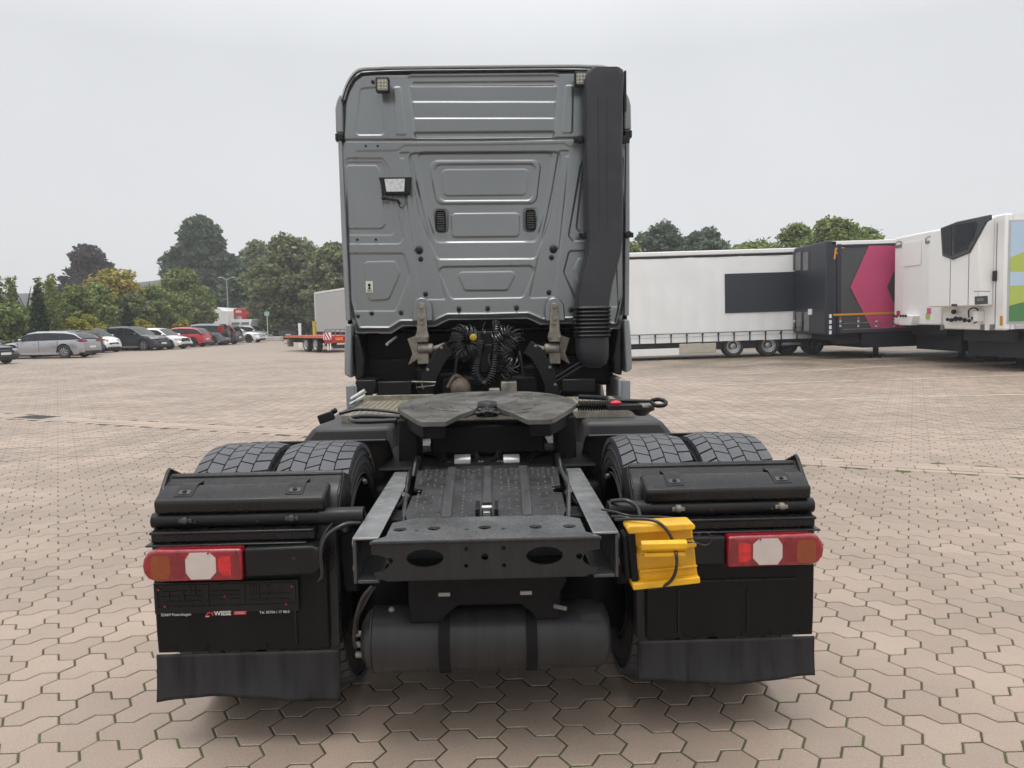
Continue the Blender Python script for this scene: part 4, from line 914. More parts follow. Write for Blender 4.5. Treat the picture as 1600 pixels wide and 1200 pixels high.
# ---------------- rear wheels (twin tyres each side)
def tyre_mesh():
    Rt = .522; hw = .15
    base = MB().lathe([(-.10, .29), (-.13, .33), (-.152, .40), (-.153, .455), (-.142, .497), (-.128, .510), (.128, .510), (.142, .497), (.153, .455), (.152, .40), (.13, .33), (.10, .29)], (0, 0, 0), 'X', 72, caps=False)
    tr = MB(); rows = [(-.150, -.094), (-.089, -.032), (-.027, .027), (.032, .089), (.094, .150)]; N = 46
    for ri, (a0, a1) in enumerate(rows):
        for k in range(N):
            da = 2 * math.pi / N; st = (k + (0.5 if ri % 2 else 0) + (.22 if ri in (0, 4) else 0)) * da; gap = .11 if ri in (1, 2, 3) else .16
            t0, t1 = st + gap * da / 2, st + da - gap * da / 2; sk = .16 * da * (1 if ri % 2 else -1)
            vs = []
            for rr in (.508, .5325):
                for (x, t) in ((a0, t0 - sk), (a1, t0 + sk), (a1, t1 + sk), (a0, t1 - sk)):
                    edge = (ri == 0 and x == a0) or (ri == 4 and x == a1); r2 = rr - (.012 if edge and rr > .52 else .008 if edge else 0)
                    ins = .0008 if rr > .52 else 0; vs.append((x, r2 * math.cos(t), r2 * math.sin(t)))
            tr.add(vs, [(0, 1, 2, 3), (4, 5, 6, 7), (0, 1, 5, 4), (1, 2, 6, 5), (2, 3, 7, 6), (3, 0, 4, 7)])
    rib = MB()
    for r_ in (.36, .385, .43, .47): 
        for s in (-1, 1): rib.lathe([(s * .150, r_ - .004), (s * .1555, r_), (s * .150, r_ + .004)], (0, 0, 0), 'X', 60)
    return base, tr, rib
tb, tt, tri = tyre_mesh(); base_me = None
for s in (-1, 1):
    for cx in (1.062, .722):
        o = bpy.data.objects.new('twin_wheel', None); col.objects.link(o); o.location = (s * cx, 3.3, .535); attach(o, truck)
        if base_me is None:
            def loc(mbx, nm, m, smooth):
                ob = mbx.build(nm, m, None, smooth=smooth); return ob
            b0 = loc(tb, 'tyre', M_tyreb, 40); t0_ = loc(tt, 'tread', M_tyre, None); r0 = loc(tri, 'sidewall_rib', M_tyreb, 60)
            t0_['kind'] = 'stuff'
            rm = MB().lathe([(-.10, .295), (-.05, .26), (.0, .22), (.06, .12), (.07, .02)], (0, 0, 0), 'X', 32); m0 = loc(rm, 'rim', M_steel, 40)
            base_me = [b0, t0_, r0, m0]; cur = base_me
        else:
            cur = []
            for x in base_me: c = x.copy(); col.objects.link(c); cur.append(c)
        for x in cur: x.parent = o; x.matrix_parent_inverse = Matrix.Identity(4)

# ---------------- rear mudguards, flaps, lamps
def side(s):
    def X(u, v, y): return -abs(A(u, v, y).x) * -s if False else s * abs(A(u, v, y).x)
    def bx(mb, xa, xb, *r, **k): return mb.box(min(s * xa, s * xb), max(s * xa, s * xb), *r, **k)
    XO, XI = 1.245, .565
    prof = [(2.90, 1.018), (2.885, 1.005), (2.85, .985), (2.80, .955), (2.765, .87), (2.748, .76), (2.74, .50), (2.735, .375)]
    mb = MB(); mb.strip(prof[::-1], 0, min(s * XO, s * XI), max(s * XO, s * XI), .008)
    g = mb.build('rear_mudguard', M_guard, truck, bevel=.004)
    # outer lip, fin and inner wheel-side wall
    mb = MB(); mb.prism([(y, z) for y, z in prof] + [(y - .05 + .0, z - .0) for y, z in prof[::-1] if z > .37][:5] + [(2.70, .98)], 0, s * XO, s * (XO + .01)) if False else None
    mb.strip([(y - .014, z + .0) for y, z in prof[:6]], 0, min(s * (XO + .002), s * (XO - .016)), max(s * (XO + .002), s * (XO - .016)), .05 * 1)
    mb.build('guard_edge', M_guard, g, bevel=.003)
    mb = MB(); mb.prism([(2.90, 1.01), (2.90, 1.045), (2.875, 1.032), (2.80, .955), (2.80, .91)], 0, s * (XO + .004), s * (XO - .010)); mb.prism([(s * XO, 1.045), (s * (XO - .045), 1.022), (s * (XO - .05), 1.01), (s * XO, 1.0)], 1, 2.90, 2.906); mb.build('guard_fin', M_guard, g, bevel=.002)
    mb = MB(); wall = [(2.90, 1.0), (3.02, 1.06), (3.15, 1.085), (3.15, 1.06), (3.04, 1.02)] 
    mb.prism([(2.905, 1.012), (2.99, .985), (3.03, .96), (3.0, .78), (2.95, .60), (2.95, .40), (2.745, .38), (2.75, .84), (2.80, .91)], 0, s * (XI - .004), s * (XI + .006)); mb.build('guard_inner_wall', M_guard, g, bevel=.004)
    mb = MB()
    for i in range(2): pass
    bx(mb, XI + .0, XO - .02, 2.872, 2.892, 1.004, 1.016); mb.build('guard_ridge', M_guard, g, bevel=.003)
    # ribs across the guard above (grooves seen beside the clips)
    # raised cross cover
    top, mid, bo = .997, .960, .908
    cv = [(2.84, top - .02), (2.80, top + .0), (2.708, mid), (2.700, mid - .010), (2.708, bo), (2.76, bo)]
    mb = MB(); mb.prism(cv, 0, s * (XO - .022), s * .598); c = mb.build('cross_cover', M_guard, g, bevel=.010, seg=3)
    for (u, v) in (((287, 763), (460, 762))):
        x = abs(A(u, v, 2.74).x); t = math.atan2(top - mid, 2.80 - 2.708)
        mp = Matrix.Translation((s * x, 2.748, .9765)) @ Matrix.Rotation(t - 0.0, 4, 'X')
        vs = MB(); vs.box(-.034, .034, -.026, .034, -.006, .003); me_ = vs.build('clip_plate', M_black, None, bevel=.006); me_.data.transform(mp); attach(me_, c)
        vs = MB(); vs.box(-.022, .022, -.012, .014, .002, .0055); m2 = vs.build('clip', M_alu if u > 300 or True else M_black, None, bevel=.003); m2.data.transform(mp); attach(m2, me_)
        m2.data.materials.clear(); m2.data.materials.append(M_frame)
        vs = MB(); vs.lathe([(.003, .009), (.009, .008), (.010, .002)], (0, 0, 0), 'Z', 8); m3 = vs.build('screw', M_dark, None); m3.data.transform(mp); attach(m3, me_)
    for u in (287, 460):
        x = abs(A(u, 763, 2.74).x); mb = MB(); mb.strip([(2.768, .986), (2.80, 1.001), (2.86, .999), (2.895, 1.022)], 0, s * x - .032, s * x + .032, -.004); mb.build('strap_channel', M_black, g, bevel=.002)
    # carrying tube
    zt_ = .879
    mb = MB(); mb.cyl((s * (XO - .005), 2.735, zt_), (s * .46, 2.735, zt_), .028, 20); mb.cyl((s * .62, 2.735, zt_), (s * .46, 2.735, zt_), .034, 20)
    for x in (.90, .78): mb.lathe([(-.0, .004), (.0, .004)], (0, 0, 0), 'Y', 4) if False else None
    tb_ = mb.build('carrying_tube', M_black, g, smooth=40)
    for (u, v) in ((288, 803), (455, 800)):
        x = abs(A(u, v, 2.70).x); mb = MB(); mb.lathe([(-.016, .008), (-.012, .014), (0, .016), (.02, .012)], (s * x, 2.705, zt_ + .006), 'Y', 6); mb.box(s * x - .024, s * x + .024, 2.70, 2.72, zt_ - .004, zt_ + .010); mb.build('tube_bolt', M_alu if s > 0 else M_frame, tb_, bevel=.002)
    mb = MB()
    for x in (1.075, .845): mb.lathe([(-.002, .006), (.004, .006)], (s * x, 2.7045, zt_ - .002), 'Y', 8)
    mb.build('tube_hole', M_lump, tb_)
    # slotted ledges under the tube
    mb = MB(); bx(mb, .635, XO - .012, 2.675, 2.745, .838, .849); bx(mb, .635, XO - .012, 2.69, 2.745, .806, .838); bx(mb, .66, XO, 2.665, 2.745, .796, .804); mb.build('ledge', M_guard, g, bevel=.004)
    # lamp housing and lamp
    zl0, zl1 = .683, .797
    mb = MB(); mb.prism([(s * .88, zl0 + .004), (s * .88, zl1 - .004), (s * .635, zl1 + .0), (s * .605, zl1 - .012), (s * .590, zl1 - .05), (s * .595, zl0 + .035), (s * .63, zl0 + .008)], 1, 2.635, 2.73); hs_ = mb.build('lamp_housing', M_black, g, bevel=.010, seg=3)
    x = .70; MB().lathe([(-.001, .006), (.003, .006)], (s * x, 2.634, zl0 + .07), 'Y', 10).build('screw_hole', M_lump, hs_)
    XA, XB = 1.240, .882
    pol = [(s * XB, zl0 - .004), (s * XB, zl1), (s * (XA - .05), zl1 + .002), (s * (XA - .022), zl1 - .008), (s * (XA - .006), zl1 - .03), (s * XA, (zl0 + zl1) / 2), (s * (XA - .004), zl0 + .03), (s * (XA - .02), zl0 + .008), (s * (XA - .05), zl0 - .002)]
    mb = MB(); mb.prism(pol, 1, 2.622, 2.725); lamp = mb.build('tail_light', M_red, truck, bevel=.012, seg=4)
    zc = (zl0 + zl1) / 2
    def ln(nm, pts, m, d_=.0012): 
        b = MB().prism([(s * px_, pz_) for px_, pz_ in pts], 1, 2.6215 - d_, 2.6235); return b.build(nm, m, lamp)
    a, b = zl0 + .010, zl1 - .018
    ln('amber_lens', [(1.208, a + .012), (1.205, b - .008), (1.196, b), (1.146, b), (1.138, b - .018), (1.138, a + .018), (1.146, a), (1.196, a)], M_amber)
    ln('dark_red_lens', [(1.134, b - .004), (1.092, b - .004), (1.085, b - .02), (1.085, a + .02), (1.092, a + .004), (1.134, a + .004)], M_redd)
    ln('reversing_lens', [(1.083, zc + .022), (1.066, b + .008), (.998, b + .008), (.975, zc + .026), (.975, zc - .026), (.998, a - .004), (1.066, a - .004), (1.083, zc - .026)], M_white, .0016)
    ln('brake_lens', [(.966, zc + .024), (.952, b - .008), (.922, b - .008), (.922, a + .008), (.952, a + .008), (.966, zc - .024)], M_redb)
    ln('reflector_lens', [(.917, b - .002), (.892, b - .002), (.892, a + .002), (.917, a + .002)], M_redd)
    mb = MB()
    for x_ in (1.11, 1.0, .90): mb.lathe([(-.002, .003), (.004, .003)], (s * x_, 2.6165, zl1 - .012), 'Y', 8)
    mb.build('lens_screw', M_lump, lamp)
    # inner grid lines in lens
    mb = MB()
    for i in range(9): mb.box(min(s * 1.202, s * 1.144), max(s * 1.202, s * 1.144), 2.6170, 2.6176, a + .008 + i * .011, a + .009 + i * .011)
    mb.build('lens_ridge', M_amber, lamp)
    # lower black panel and rubber flap
    mb = MB(); pn = []
    for i in range(10):
        x_ = .60 + (XO - .60) * i / 9; pn.append(x_)
    mb.strip([(2.715, .375), (2.71, .45), (2.71, .56), (2.712, .79)], 0, min(s * .60, s * (XO - .002)), max(s * .60, s * (XO - .002)), -.016)
    pan = mb.build('guard_panel', M_panel, g, bevel=.006)
    mb = MB(); bx(mb, .78 if s > 0 else .78, 1.17, 2.703, 2.711, .600, .606); bx(mb, .985, .99, 2.704, 2.711, .40, .57) if s > 0 else None; bx(mb, .72, .725, 2.704, 2.711, .40, .57); mb.build('panel_rib', M_guard, pan)
    mb = MB()
    for x_ in (1.19, 1.08, .97, .86, .75) if s > 0 else (1.18, 1.06, .84): mb.lathe([(-.003, .004), (0, .007), (.004, .007)], (s * x_, 2.708, .393), 'Y', 8)
    mb.build('panel_rivet', M_dark, pan, smooth=40, kind='stuff')
    # flap with a wavy hem, hung from the panel
    N, Mz = 34, 12; vs = []; xi = .565
    for j in range(Mz + 1):
        for i in range(N + 1):
            f = i / N; x_ = (XO + .006) - (XO + .006 - xi) * f; t = j / Mz
            low = .205 + (.0 if s > 0 else -.012) + .014 * math.sin(f * 5.0 + (0 if s < 0 else 2)) + (.010 * f if s > 0 else -.006 * f)
            z = .368 - (.368 - low) * t; y = 2.722 - .018 * t * t + .006 * math.sin(f * 9 + s) * t + .004 * math.sin(f * 23) * t
            vs.append((s * x_, y, z))
    fs = [(j * (N + 1) + i, j * (N + 1) + i + 1, (j + 1) * (N + 1) + i + 1, (j + 1) * (N + 1) + i) for j in range(Mz) for i in range(N)]
    fl_ = MB().add(vs, fs).build('rubber_flap', M_flap, truck, smooth=80); so_ = fl_.modifiers.new('thick', 'SOLIDIFY'); so_.thickness = .006
    return g, lamp, pan
gL, lampL, panL = side(-1); gR, lampR, panR = side(1)
# licence plate holder on the left panel
a, b = A(241, 956, 2.685), A(465, 906, 2.685)
mb = MB(); mb.box(a.x, b.x, 2.688, 2.694, a.z - .012, b.z); hold = mb.build('plate_holder', M_black, truck, bevel=.003)
mb = MB(); W_ = b.x - a.x; z0, z1 = a.z + .012, b.z - .006
for (fx0, fx1, fz0, fz1) in ((.02, .98, .94, .97), (.02, .98, .03, .06), (.02, .03, .03, .97), (.97, .98, .03, .97), (.37, .38, .05, .95), (.62, .63, .05, .95), (.06, .33, .25, .28), (.06, .33, .48, .50), (.06, .33, .70, .72), (.66, .94, .25, .28), (.66, .94, .50, .52), (.40, .60, .66, .68), (.40, .48, .30, .33), (.52, .60, .30, .33),
        (.40, .48, .48, .50), (.52, .60, .48, .50), (.10, .11, .25, .70), (.20, .21, .25, .70), (.28, .29, .5, .9), (.72, .73, .28, .90), (.78, .79, .50, .90), (.86, .87, .28, .72)):
    mb.box(a.x + fx0 * W_, a.x + fx1 * W_, 2.684, 2.688, z0 + fz0 * (z1 - z0), z0 + fz1 * (z1 - z0))
for fx in (.24, .25, .66, .68, .70, .74, .8): mb.box(a.x + fx * W_, a.x + fx * W_ + .005, 2.685, 2.688, z0 + .6 * (z1 - z0), z0 + .88 * (z1 - z0))
mb.build('holder_rib', M_guard, hold)
mb = MB()
for (u, v) in ((247.5, 922), (257.5, 948), (351.5, 932), (456, 916.5), (447, 944)):
    c = A(u, v, 2.684); mb.lathe([(-.003, .0025), (0, .0045), (.003, .0045)], (c.x, 2.683, c.z), 'Y', 8)
mb.build('rivet', M_reddk, hold)
c = A(275, 960.5, 2.687); text('32469 Petershagen', (c.x, 2.6868, c.z), .0145, M_print, hold)
c = A(348, 958.5, 2.687); text('WIESE', (c.x, 2.6868, c.z), .0225, M_print, hold, bold=.0006)
c = A(429, 956.5, 2.687); text('Tel. 05704 / 17 98-0', (c.x, 2.6868, c.z), .0135, M_print, hold)
c = A(327, 959.5, 2.687); k = 2.687 / FPX
mb = MB(); mb.prism([(c.x + x * k, c.z + z * k) for x, z in ((-7, -3), (-2, 3), (2, 3), (1, 1), (-1.5, 1), (-3.5, -1.5), (0, -1.5), (1, -3))], 1, 2.6862, 2.6874); mb.prism([(c.x + x * k, c.z + z * k) for x, z in ((2.5, 3), (6, 3), (6.5, -3), (4.6, -3), (4.4, 0), (2.8, 0))], 1, 2.6862, 2.6874); mb.build('logo_print', M_redprint, hold)
mb = MB(); mb.prism([(c.x + x * k, c.z + z * k) for x, z in ((-5.8, -3.6), (0, -3.6), (-.6, -4.6), (-6.4, -4.6))], 1, 2.6862, 2.6874); mb.build('logo_underline', M_print, hold)
c = A(375, 957.5, 2.687); mb = MB(); mb.prism([(c.x + x * k, c.z + z * k) for x, z in ((-10.5, -2.8), (-9.5, 2.8), (10.5, 2.8), (9.5, -2.8))], 1, 2.6862, 2.6874); mb.build('red_badge', M_redprint, hold)
text('FAHRZEUGBAU', (c.x, 2.6860, c.z + .0028), .0048, M_print, hold); text('NUTZFAHRZEUGE', (c.x, 2.6860, c.z - .0028), .0044, M_print, hold)
# wiring to the lamps and the tube ends by the frame
for s in (-1, 1):
    mb = MB()
    mb.tube(smooth_path([(s * .47, 2.70, .86), (s * .52, 2.66, .865), (s * .58, 2.64, .83), (s * .60, 2.63, .77), (s * .60, 2.64, .69), (s * .62, 2.66, .66)]), .009, 8)
    mb.tube(smooth_path([(s * .50, 2.78, .88), (s * .56, 2.72, .87), (s * .61, 2.68, .80), (s * .615, 2.68, .72)]), .006, 6)
    for pp, rr in (((s * .53, 2.74, .845), .036), ((s * .49, 2.80, .86), .03), ((s * .50, 3.0, .95), .012)): MB().sphere(pp, rr, 6).build('cable_clamp', M_cable, truck, smooth=60)
    mb.build('lamp_wiring', M_cable, truck, smooth=60)
    mb = MB(); mb.prism([(s * .50, .86), (s * .56, .86), (s * .58, .80), (s * .56, .56), (s * .50, .56)], 1, 2.80, 2.86); mb.build('guard_bracket', M_dark, truck, bevel=.01)

# ---------------- yellow wheel chock strapped on the right
yc = 2.49; O = A(1035, 866, yc); chock = thing('wheel_chock', 'yellow plastic wheel chock strapped upright beside the right tail light', 'wheel chock', (O.x, yc, O.z), 0)
kk = yc / FPX
def CP(u, v): p = A(u, v, yc); return (p.x, p.z)
def cpoly(mb, pts, y0, y1): return mb.prism([CP(u, v) for u, v in pts], 1, y0, y1)
mb = MB(); cpoly(mb, [(981, 826), (1081, 815), (1083, 838), (1086, 860), (1088, 884), (1091, 900), (1000, 909), (990, 870)], yc, yc + .05); mb.build('chock_body', M_yellow, chock, bevel=.005)
mb = MB(); cpoly(mb, [(976, 822), (981, 817), (1078, 813), (1083, 818), (1082, 824), (980, 831)], yc - .035, yc + .05); mb.build('chock_ridge', M_yellow, chock, bevel=.006)
mb = MB(); cpoly(mb, [(986, 908), (1090, 897), (1091, 907), (987, 918)], yc - .03, yc + .05); mb.build('chock_ridge', M_yellow, chock, bevel=.004)
mb = MB(); cpoly(mb, [(998, 889.5), (1088, 881), (1088, 884), (998, 893)], yc - .016, yc + .01); cpoly(mb, [(1056, 849), (1086, 846), (1086, 852), (1056, 856)], yc - .02, yc + .01); mb.build('chock_rib', M_yellow, chock, bevel=.003)
# grip: open box with a rounded bar
hb = MB(); p0, p1 = CP(995, 853), CP(1062, 848)
hb.box(p0[0], p0[0] + .02, yc - .075, yc, CP(0, 880)[1], p0[1]); hb.box(p1[0] - .015, p1[0], yc - .075, yc, CP(0, 875)[1], p1[1] + .0)
hb.box(p0[0], p1[0], yc - .012, yc, p0[1] - .012, p0[1] + .004)
hb.prism([(yc, CP(0, 890)[1]), (yc - .072, CP(0, 878)[1]), (yc - .085, CP(0, 872)[1]), (yc - .085, CP(0, 864)[1]), (yc - .072, CP(0, 860)[1]), (yc - .055, CP(0, 862)[1]), (yc - .05, CP(0, 872)[1]), (yc, CP(0, 880)[1])], 0, p0[0], p1[0] + .004)
hb.build('chock_grip', M_yellow, chock, bevel=.006)
plate('grip_frame', [(p0[0], yc), (p1[0], yc), (p1[0], yc - .078), (p0[0] + .01, yc - .078)], [[(p0[0] + .022, yc - .012), (p1[0] - .03, yc - .012), (p1[0] - .03, yc - .056), (p0[0] + .030, yc - .056)]], .012, Matrix.Translation((0, 0, p0[1] - .008)), M_yellow, chock, bevel=.002)
mb = MB(); cpoly(mb, [(980, 834), (991.5, 832), (997, 907), (987, 908)], yc - .012, yc + .02); cpoly(mb, [(974, 838), (981, 836), (986, 905), (978, 905)], yc - .0, yc + .08); mb.build('chock_holder', M_dark, truck, bevel=.004)
mb = MB(); P = [A(962, 812, 2.56), A(985, 811, 2.50), A(1020, 813, 2.46), A(1040, 826, 2.445), (A(1053, 849, 2.44)), A(1057, 870, 2.405), A(1057, 886, 2.44), A(1052, 902, 2.45), A(1040, 914, 2.46), A(1015, 920, 2.5)]
mb.tube(smooth_path(P), .0058, 8); mb.build('chock_strap', M_cable, chock, smooth=60)
mb = MB(); mb.tube(smooth_path([A(1072, 843, 2.47), A(1086, 840, 2.46), A(1096, 832, 2.46), (A(1108, 834, 2.46)), A(1112, 844, 2.46), A(1103, 852, 2.46), A(1086, 848, 2.46), A(1074, 848, 2.46)]), .0022, 6); mb.build('wire_loop', M_cable, chock, smooth=60)
mb = MB(); mb.tube(smooth_path([A(940, 796, 2.7), A(962, 800, 2.65), A(985, 806, 2.62), A(1040, 808, 2.64), A(1075, 812, 2.66)]), .0045, 6); mb.tube(smooth_path([A(955, 783, 2.72), A(978, 782, 2.68), A(995, 792, 2.66), A(1000, 806, 2.64)]), .008, 8); mb.build('cable_run', M_cable, truck, smooth=60)

# ================================================================== BACKGROUND VEHICLES
def AX(u, v, x):
    d = cm @ Vector(((u - 800) / FPX, (600 - v) / FPX, -1)); t = (x - CAM.x) / d.x
    return CAM + d * t
def GP(u, v):
    d = cm @ Vector(((u - 800) / FPX, (600 - v) / FPX, -1)); p = CAM.copy()
    for _ in range(5):
        t = (float(gz(p.x, p.y)) - CAM.z) / d.z; p = CAM + d * t
    return p
M_tarp = mat('white_tarpaulin', (0.82, 0.83, 0.83), 0.5, var=0.03, vscale=1.5, dirt=0.12, dirtc=(.66, .66, .65), dscale=1.2)
M_wht = mat('white_gelcoat', (0.83, 0.83, 0.82), 0.35, var=0.02, dirt=0.10, dirtc=(.62, .60, .55), dscale=1.5)
M_tarpg = mat('grey_tarpaulin', (0.44, 0.44, 0.44), 0.6, var=0.05)
M_navy = mat('dark_panel_print', (0.022, 0.026, 0.036), 0.5)
M_anth = mat('anthracite_tarpaulin', (0.060, 0.060, 0.066), 0.5, var=0.06, vscale=2)
M_bulk = mat('bulkhead_black', (0.020, 0.023, 0.034), 0.45)
M_bulkg = mat('bulkhead_grey_panel', (0.16, 0.165, 0.17), 0.5, var=.15, vscale=4)
M_pink = mat('magenta_print', (0.46, 0.055, 0.15), 0.5, var=0.08, vscale=.5)
M_chas = mat('chassis_navy_black', (0.012, 0.014, 0.022), 0.5)
M_rubber = mat('far_tyre', (0.03, 0.03, 0.032), 0.75)
M_rim = mat('wheel_silver', (0.50, 0.51, 0.52), 0.35, 0.5)
M_orange = mat('orange_stripe', (0.55, 0.25, 0.02), 0.5)
M_beige = mat('toolbox_beige', (0.46, 0.43, 0.35), 0.5, var=.08)
M_mirror = mat('fridge_black', (0.015, 0.017, 0.024), 0.25, coat=.4)
M_blueprint = mat('pale_blue_print', (0.45, 0.58, 0.72), 0.4); M_lime = mat('lime_print', (0.42, 0.50, 0.10), 0.4); M_green = mat('green_print', (0.07, 0.21, 0.07), 0.4)
M_redlow = mat('low_loader_red', (0.42, 0.03, 0.03), 0.4, var=.1); M_orlow = mat('low_loader_orange', (0.62, 0.22, 0.05), 0.4)

def wheel(parent, x, y, r, wd, n=24, rimm=None, dish=0.0, spokes=0):
    """wheel whose outer face is at y (towards -y), width wd"""
    t = MB().lathe([(.10, r * .60), (0.012, r * .66), (0, r * .74), (0, r * .92), (wd * .12, r), (wd * .88, r), (wd, r * .90), (wd, r * .5)], (x, y, r), 'Y', n, caps=False).build('wheel', M_rubber, None, smooth=40)
    t.parent = parent
    if spokes: pr = [(.02, r * .66), (.010, r * .645), (.020, r * .62), (.07, r * .58), (.08, r * .10), (.02, r * .10), (.02, .01)]
    else: pr = [(.02, r * .66), (.006, r * .645), (.012, r * .62), (.05 + dish, r * .54), (.07 + dish, r * .30), (.03 + dish * .5, r * .24), (.02 + dish * .5, r * .10), (.02, .01)]
    ri = MB().lathe(pr, (x, y, r), 'Y', n, caps=False).build('rim', (M_chas if spokes else rimm) or M_rim, None, smooth=30); ri.parent = t
    if not spokes:
        hb_ = MB()
        for k in range(10): a = 2 * math.pi * k / 10; hb_.lathe([(-.01, .014), (.02, .014)], (x + r * .27 * math.cos(a), y + .03, r + r * .27 * math.sin(a)), 'Y', 5)
        hb_ = hb_.build('wheel_nut', M_bulkg, None, kind='stuff'); hb_.parent = t
    if spokes:
        m = MB()
        for k in range(spokes):
            a = 2 * math.pi * k / spokes; c, s_ = math.cos(a), math.sin(a)
            for da in (-.07, .07):
                m.add([(x + r * .12 * math.cos(a + da * 6), y + .003, r + r * .12 * math.sin(a + da * 6)), (x + r * .62 * math.cos(a + da * 2.6), y + .001, r + r * .62 * math.sin(a + da * 2.6)), (x + r * .62 * math.cos(a + da * 4.4), y + .012, r + r * .62 * math.sin(a + da * 4.4)), (x + r * .14 * math.cos(a + da * 9), y + .015, r + r * .14 * math.sin(a + da * 9))], [(0, 1, 2, 3)])
        sp__ = m.build('rim_spokes', rimm or M_rim, None); sp__.parent = t
    return t
def curtain_mesh(x0, x1, z0, z1, y, amp=.012, per=.62, n=160, m=8, hem=True):
    mb = MB(); vs = []
    for j in range(m + 1):
        z = z0 + (z1 - z0) * j / m
        for i in range(n + 1):
            x = x0 + (x1 - x0) * i / n; k = .35 + .65 * (1 - j / m) if hem else .4
            vs.append((x, y - amp * k * abs(math.sin(math.pi * x / per)) + .006 * math.sin(x * 3.1 + j), z))
    mb.add(vs, [(j * (n + 1) + i, j * (n + 1) + i + 1, (j + 1) * (n + 1) + i + 1, (j + 1) * (n + 1) + i) for j in range(m) for i in range(n)]); return mb
TILT = -R(.85)
def localize(root):
    inv = wmat(root).inverted()
    return lambda p: inv @ Vector(p)

# ---------------- long white curtain-sided trailer
xw0 = 2.2; wt = thing('curtain_trailer', 'long white curtain-sided trailer with a dark rectangle on its side, right of the cab', 'trailer', (xw0, 26.9, float(gz(xw0, 26.9)) - .0))
wt.rotation_euler = (0, TILT, 0)
lw = localize(wt); Lw = A(1392, 480, 26.9).x - xw0
def WT(u, v): p = lw(A(u, v, 26.9)); return p.x, p.z
def lbuild(mb, name, m, parent, **k):          # geometry given in the parent's own frame
    o = mb.build(name, m, None, **k); o.parent = parent; return o
zt0, zb0 = 3.66, .60
lbuild(curtain_mesh(0, Lw, zb0, zt0, 0, .02, .60), 'curtain', M_tarp, wt, smooth=60)
lbuild(MB().box(.02, Lw - .02, .02, 2.5, .62, 3.7), 'body', M_tarp, wt)
lbuild(MB().box(-.02, Lw, -.03, 2.55, 3.74, 3.90), 'roof_edge', M_wht, wt, bevel=.03)
lbuild(MB().box(-.01, Lw, -.012, .02, 3.655, 3.74), 'curtain_rail', M_chas, wt)
x1, z1 = WT(1132, 428); x2, z2 = WT(1240, 486)
lbuild(MB().box(x1, min(x2 + 1.2, Lw), -.035, -.026, z2, z1), 'dark_rectangle', M_navy, wt)
m = MB(); m.tube([(0, -.03, .93), (Lw, -.03, .93)], .012, 5); lbuild(m, 'tensioner_cable', M_chas, wt)
m = MB(); m.tube([(0, -.03, .80), (Lw, -.03, .80)], .006, 4); lbuild(m, 'tensioner_cable', M_bulkg, wt)
nst = int(Lw / .58)
for i in range(nst): 
    m = MB(); x = .3 + i * .58; m.box(x - .018, x + .018, -.05, -.028, .55, .90); m.box(x - .03, x + .03, -.055, -.028, .84, .91); lbuild(m, 'strap', M_chas, wt)
m = MB(); m.box(0, Lw - .3, .15, 2.4, .30, .58); lbuild(m, 'chassis', M_chas, wt)
m = MB(); m.box(0, WT(1062, 555)[0], .02, .05, .14, .40); lbuild(m, 'side_guard', M_wht, wt, bevel=.02)
xa, xb = WT(1062, 550)[0], WT(1119, 550)[0]
m = MB(); m.box(xa, xb, -.02, .4, .20, .55); tb2 = lbuild(m, 'toolbox', M_beige, wt, bevel=.02)
m = MB(); m.box(xa + .2, xa + .3, -.03, -.02, .44, .48); m.box(xb - .4, xb - .3, -.03, -.02, .44, .48); lbuild(m, 'latch', M_steel, tb2)
for u, big in ((1147, 1), (1202, 1), (1240, 0), (1273, 1)):
    x = WT(u, 550)[0]; wheel(wt, x, .06 if big else .5, .40, .36, 28, M_rim if u < 1210 else mat('dark_rim', (.10, .10, .11), .4, .3), .03)
    if big:
        m = MB(); m.strip([(x - .62, .50), (x - .52, .82), (x - .3, .94), (x + .3, .94), (x + .52, .82), (x + .62, .50)] if u > 1210 else [(x - .5, .60), (x - .40, .80), (x - .2, .88), (x + .2, .88), (x + .40, .80), (x + .5, .60)], 1, .0, .5, .03); lbuild(m, 'mudguard', M_chas, wt)
x = WT(1237, 545)[0]; m = MB(); m.box(x - .35, x + .35, -.0, .06, .36, .46); lbuild(m, 'bumper_bar', M_bulkg, wt, bevel=.02)
m = MB(); m.box(WT(1150, 0)[0] - 1.0, WT(1222, 0)[0], .5, 2.3, .35, .6); m.box(WT(1226, 0)[0], WT(1252, 0)[0], .05, 2.0, .44, .66); m.box(WT(1300, 0)[0] - .5, WT(1300, 0)[0], .02, .5, .42, .74); m.box(WT(1330, 0)[0], Lw, .3, 2., .30, .5); lbuild(m, 'underframe', M_chas, wt, bevel=.02)
lbuild(MB().cyl((WT(1316, 0)[0], .1, .3), (WT(1316, 0)[0], .1, .62), .05, 10), 'reservoir', M_wht, wt)

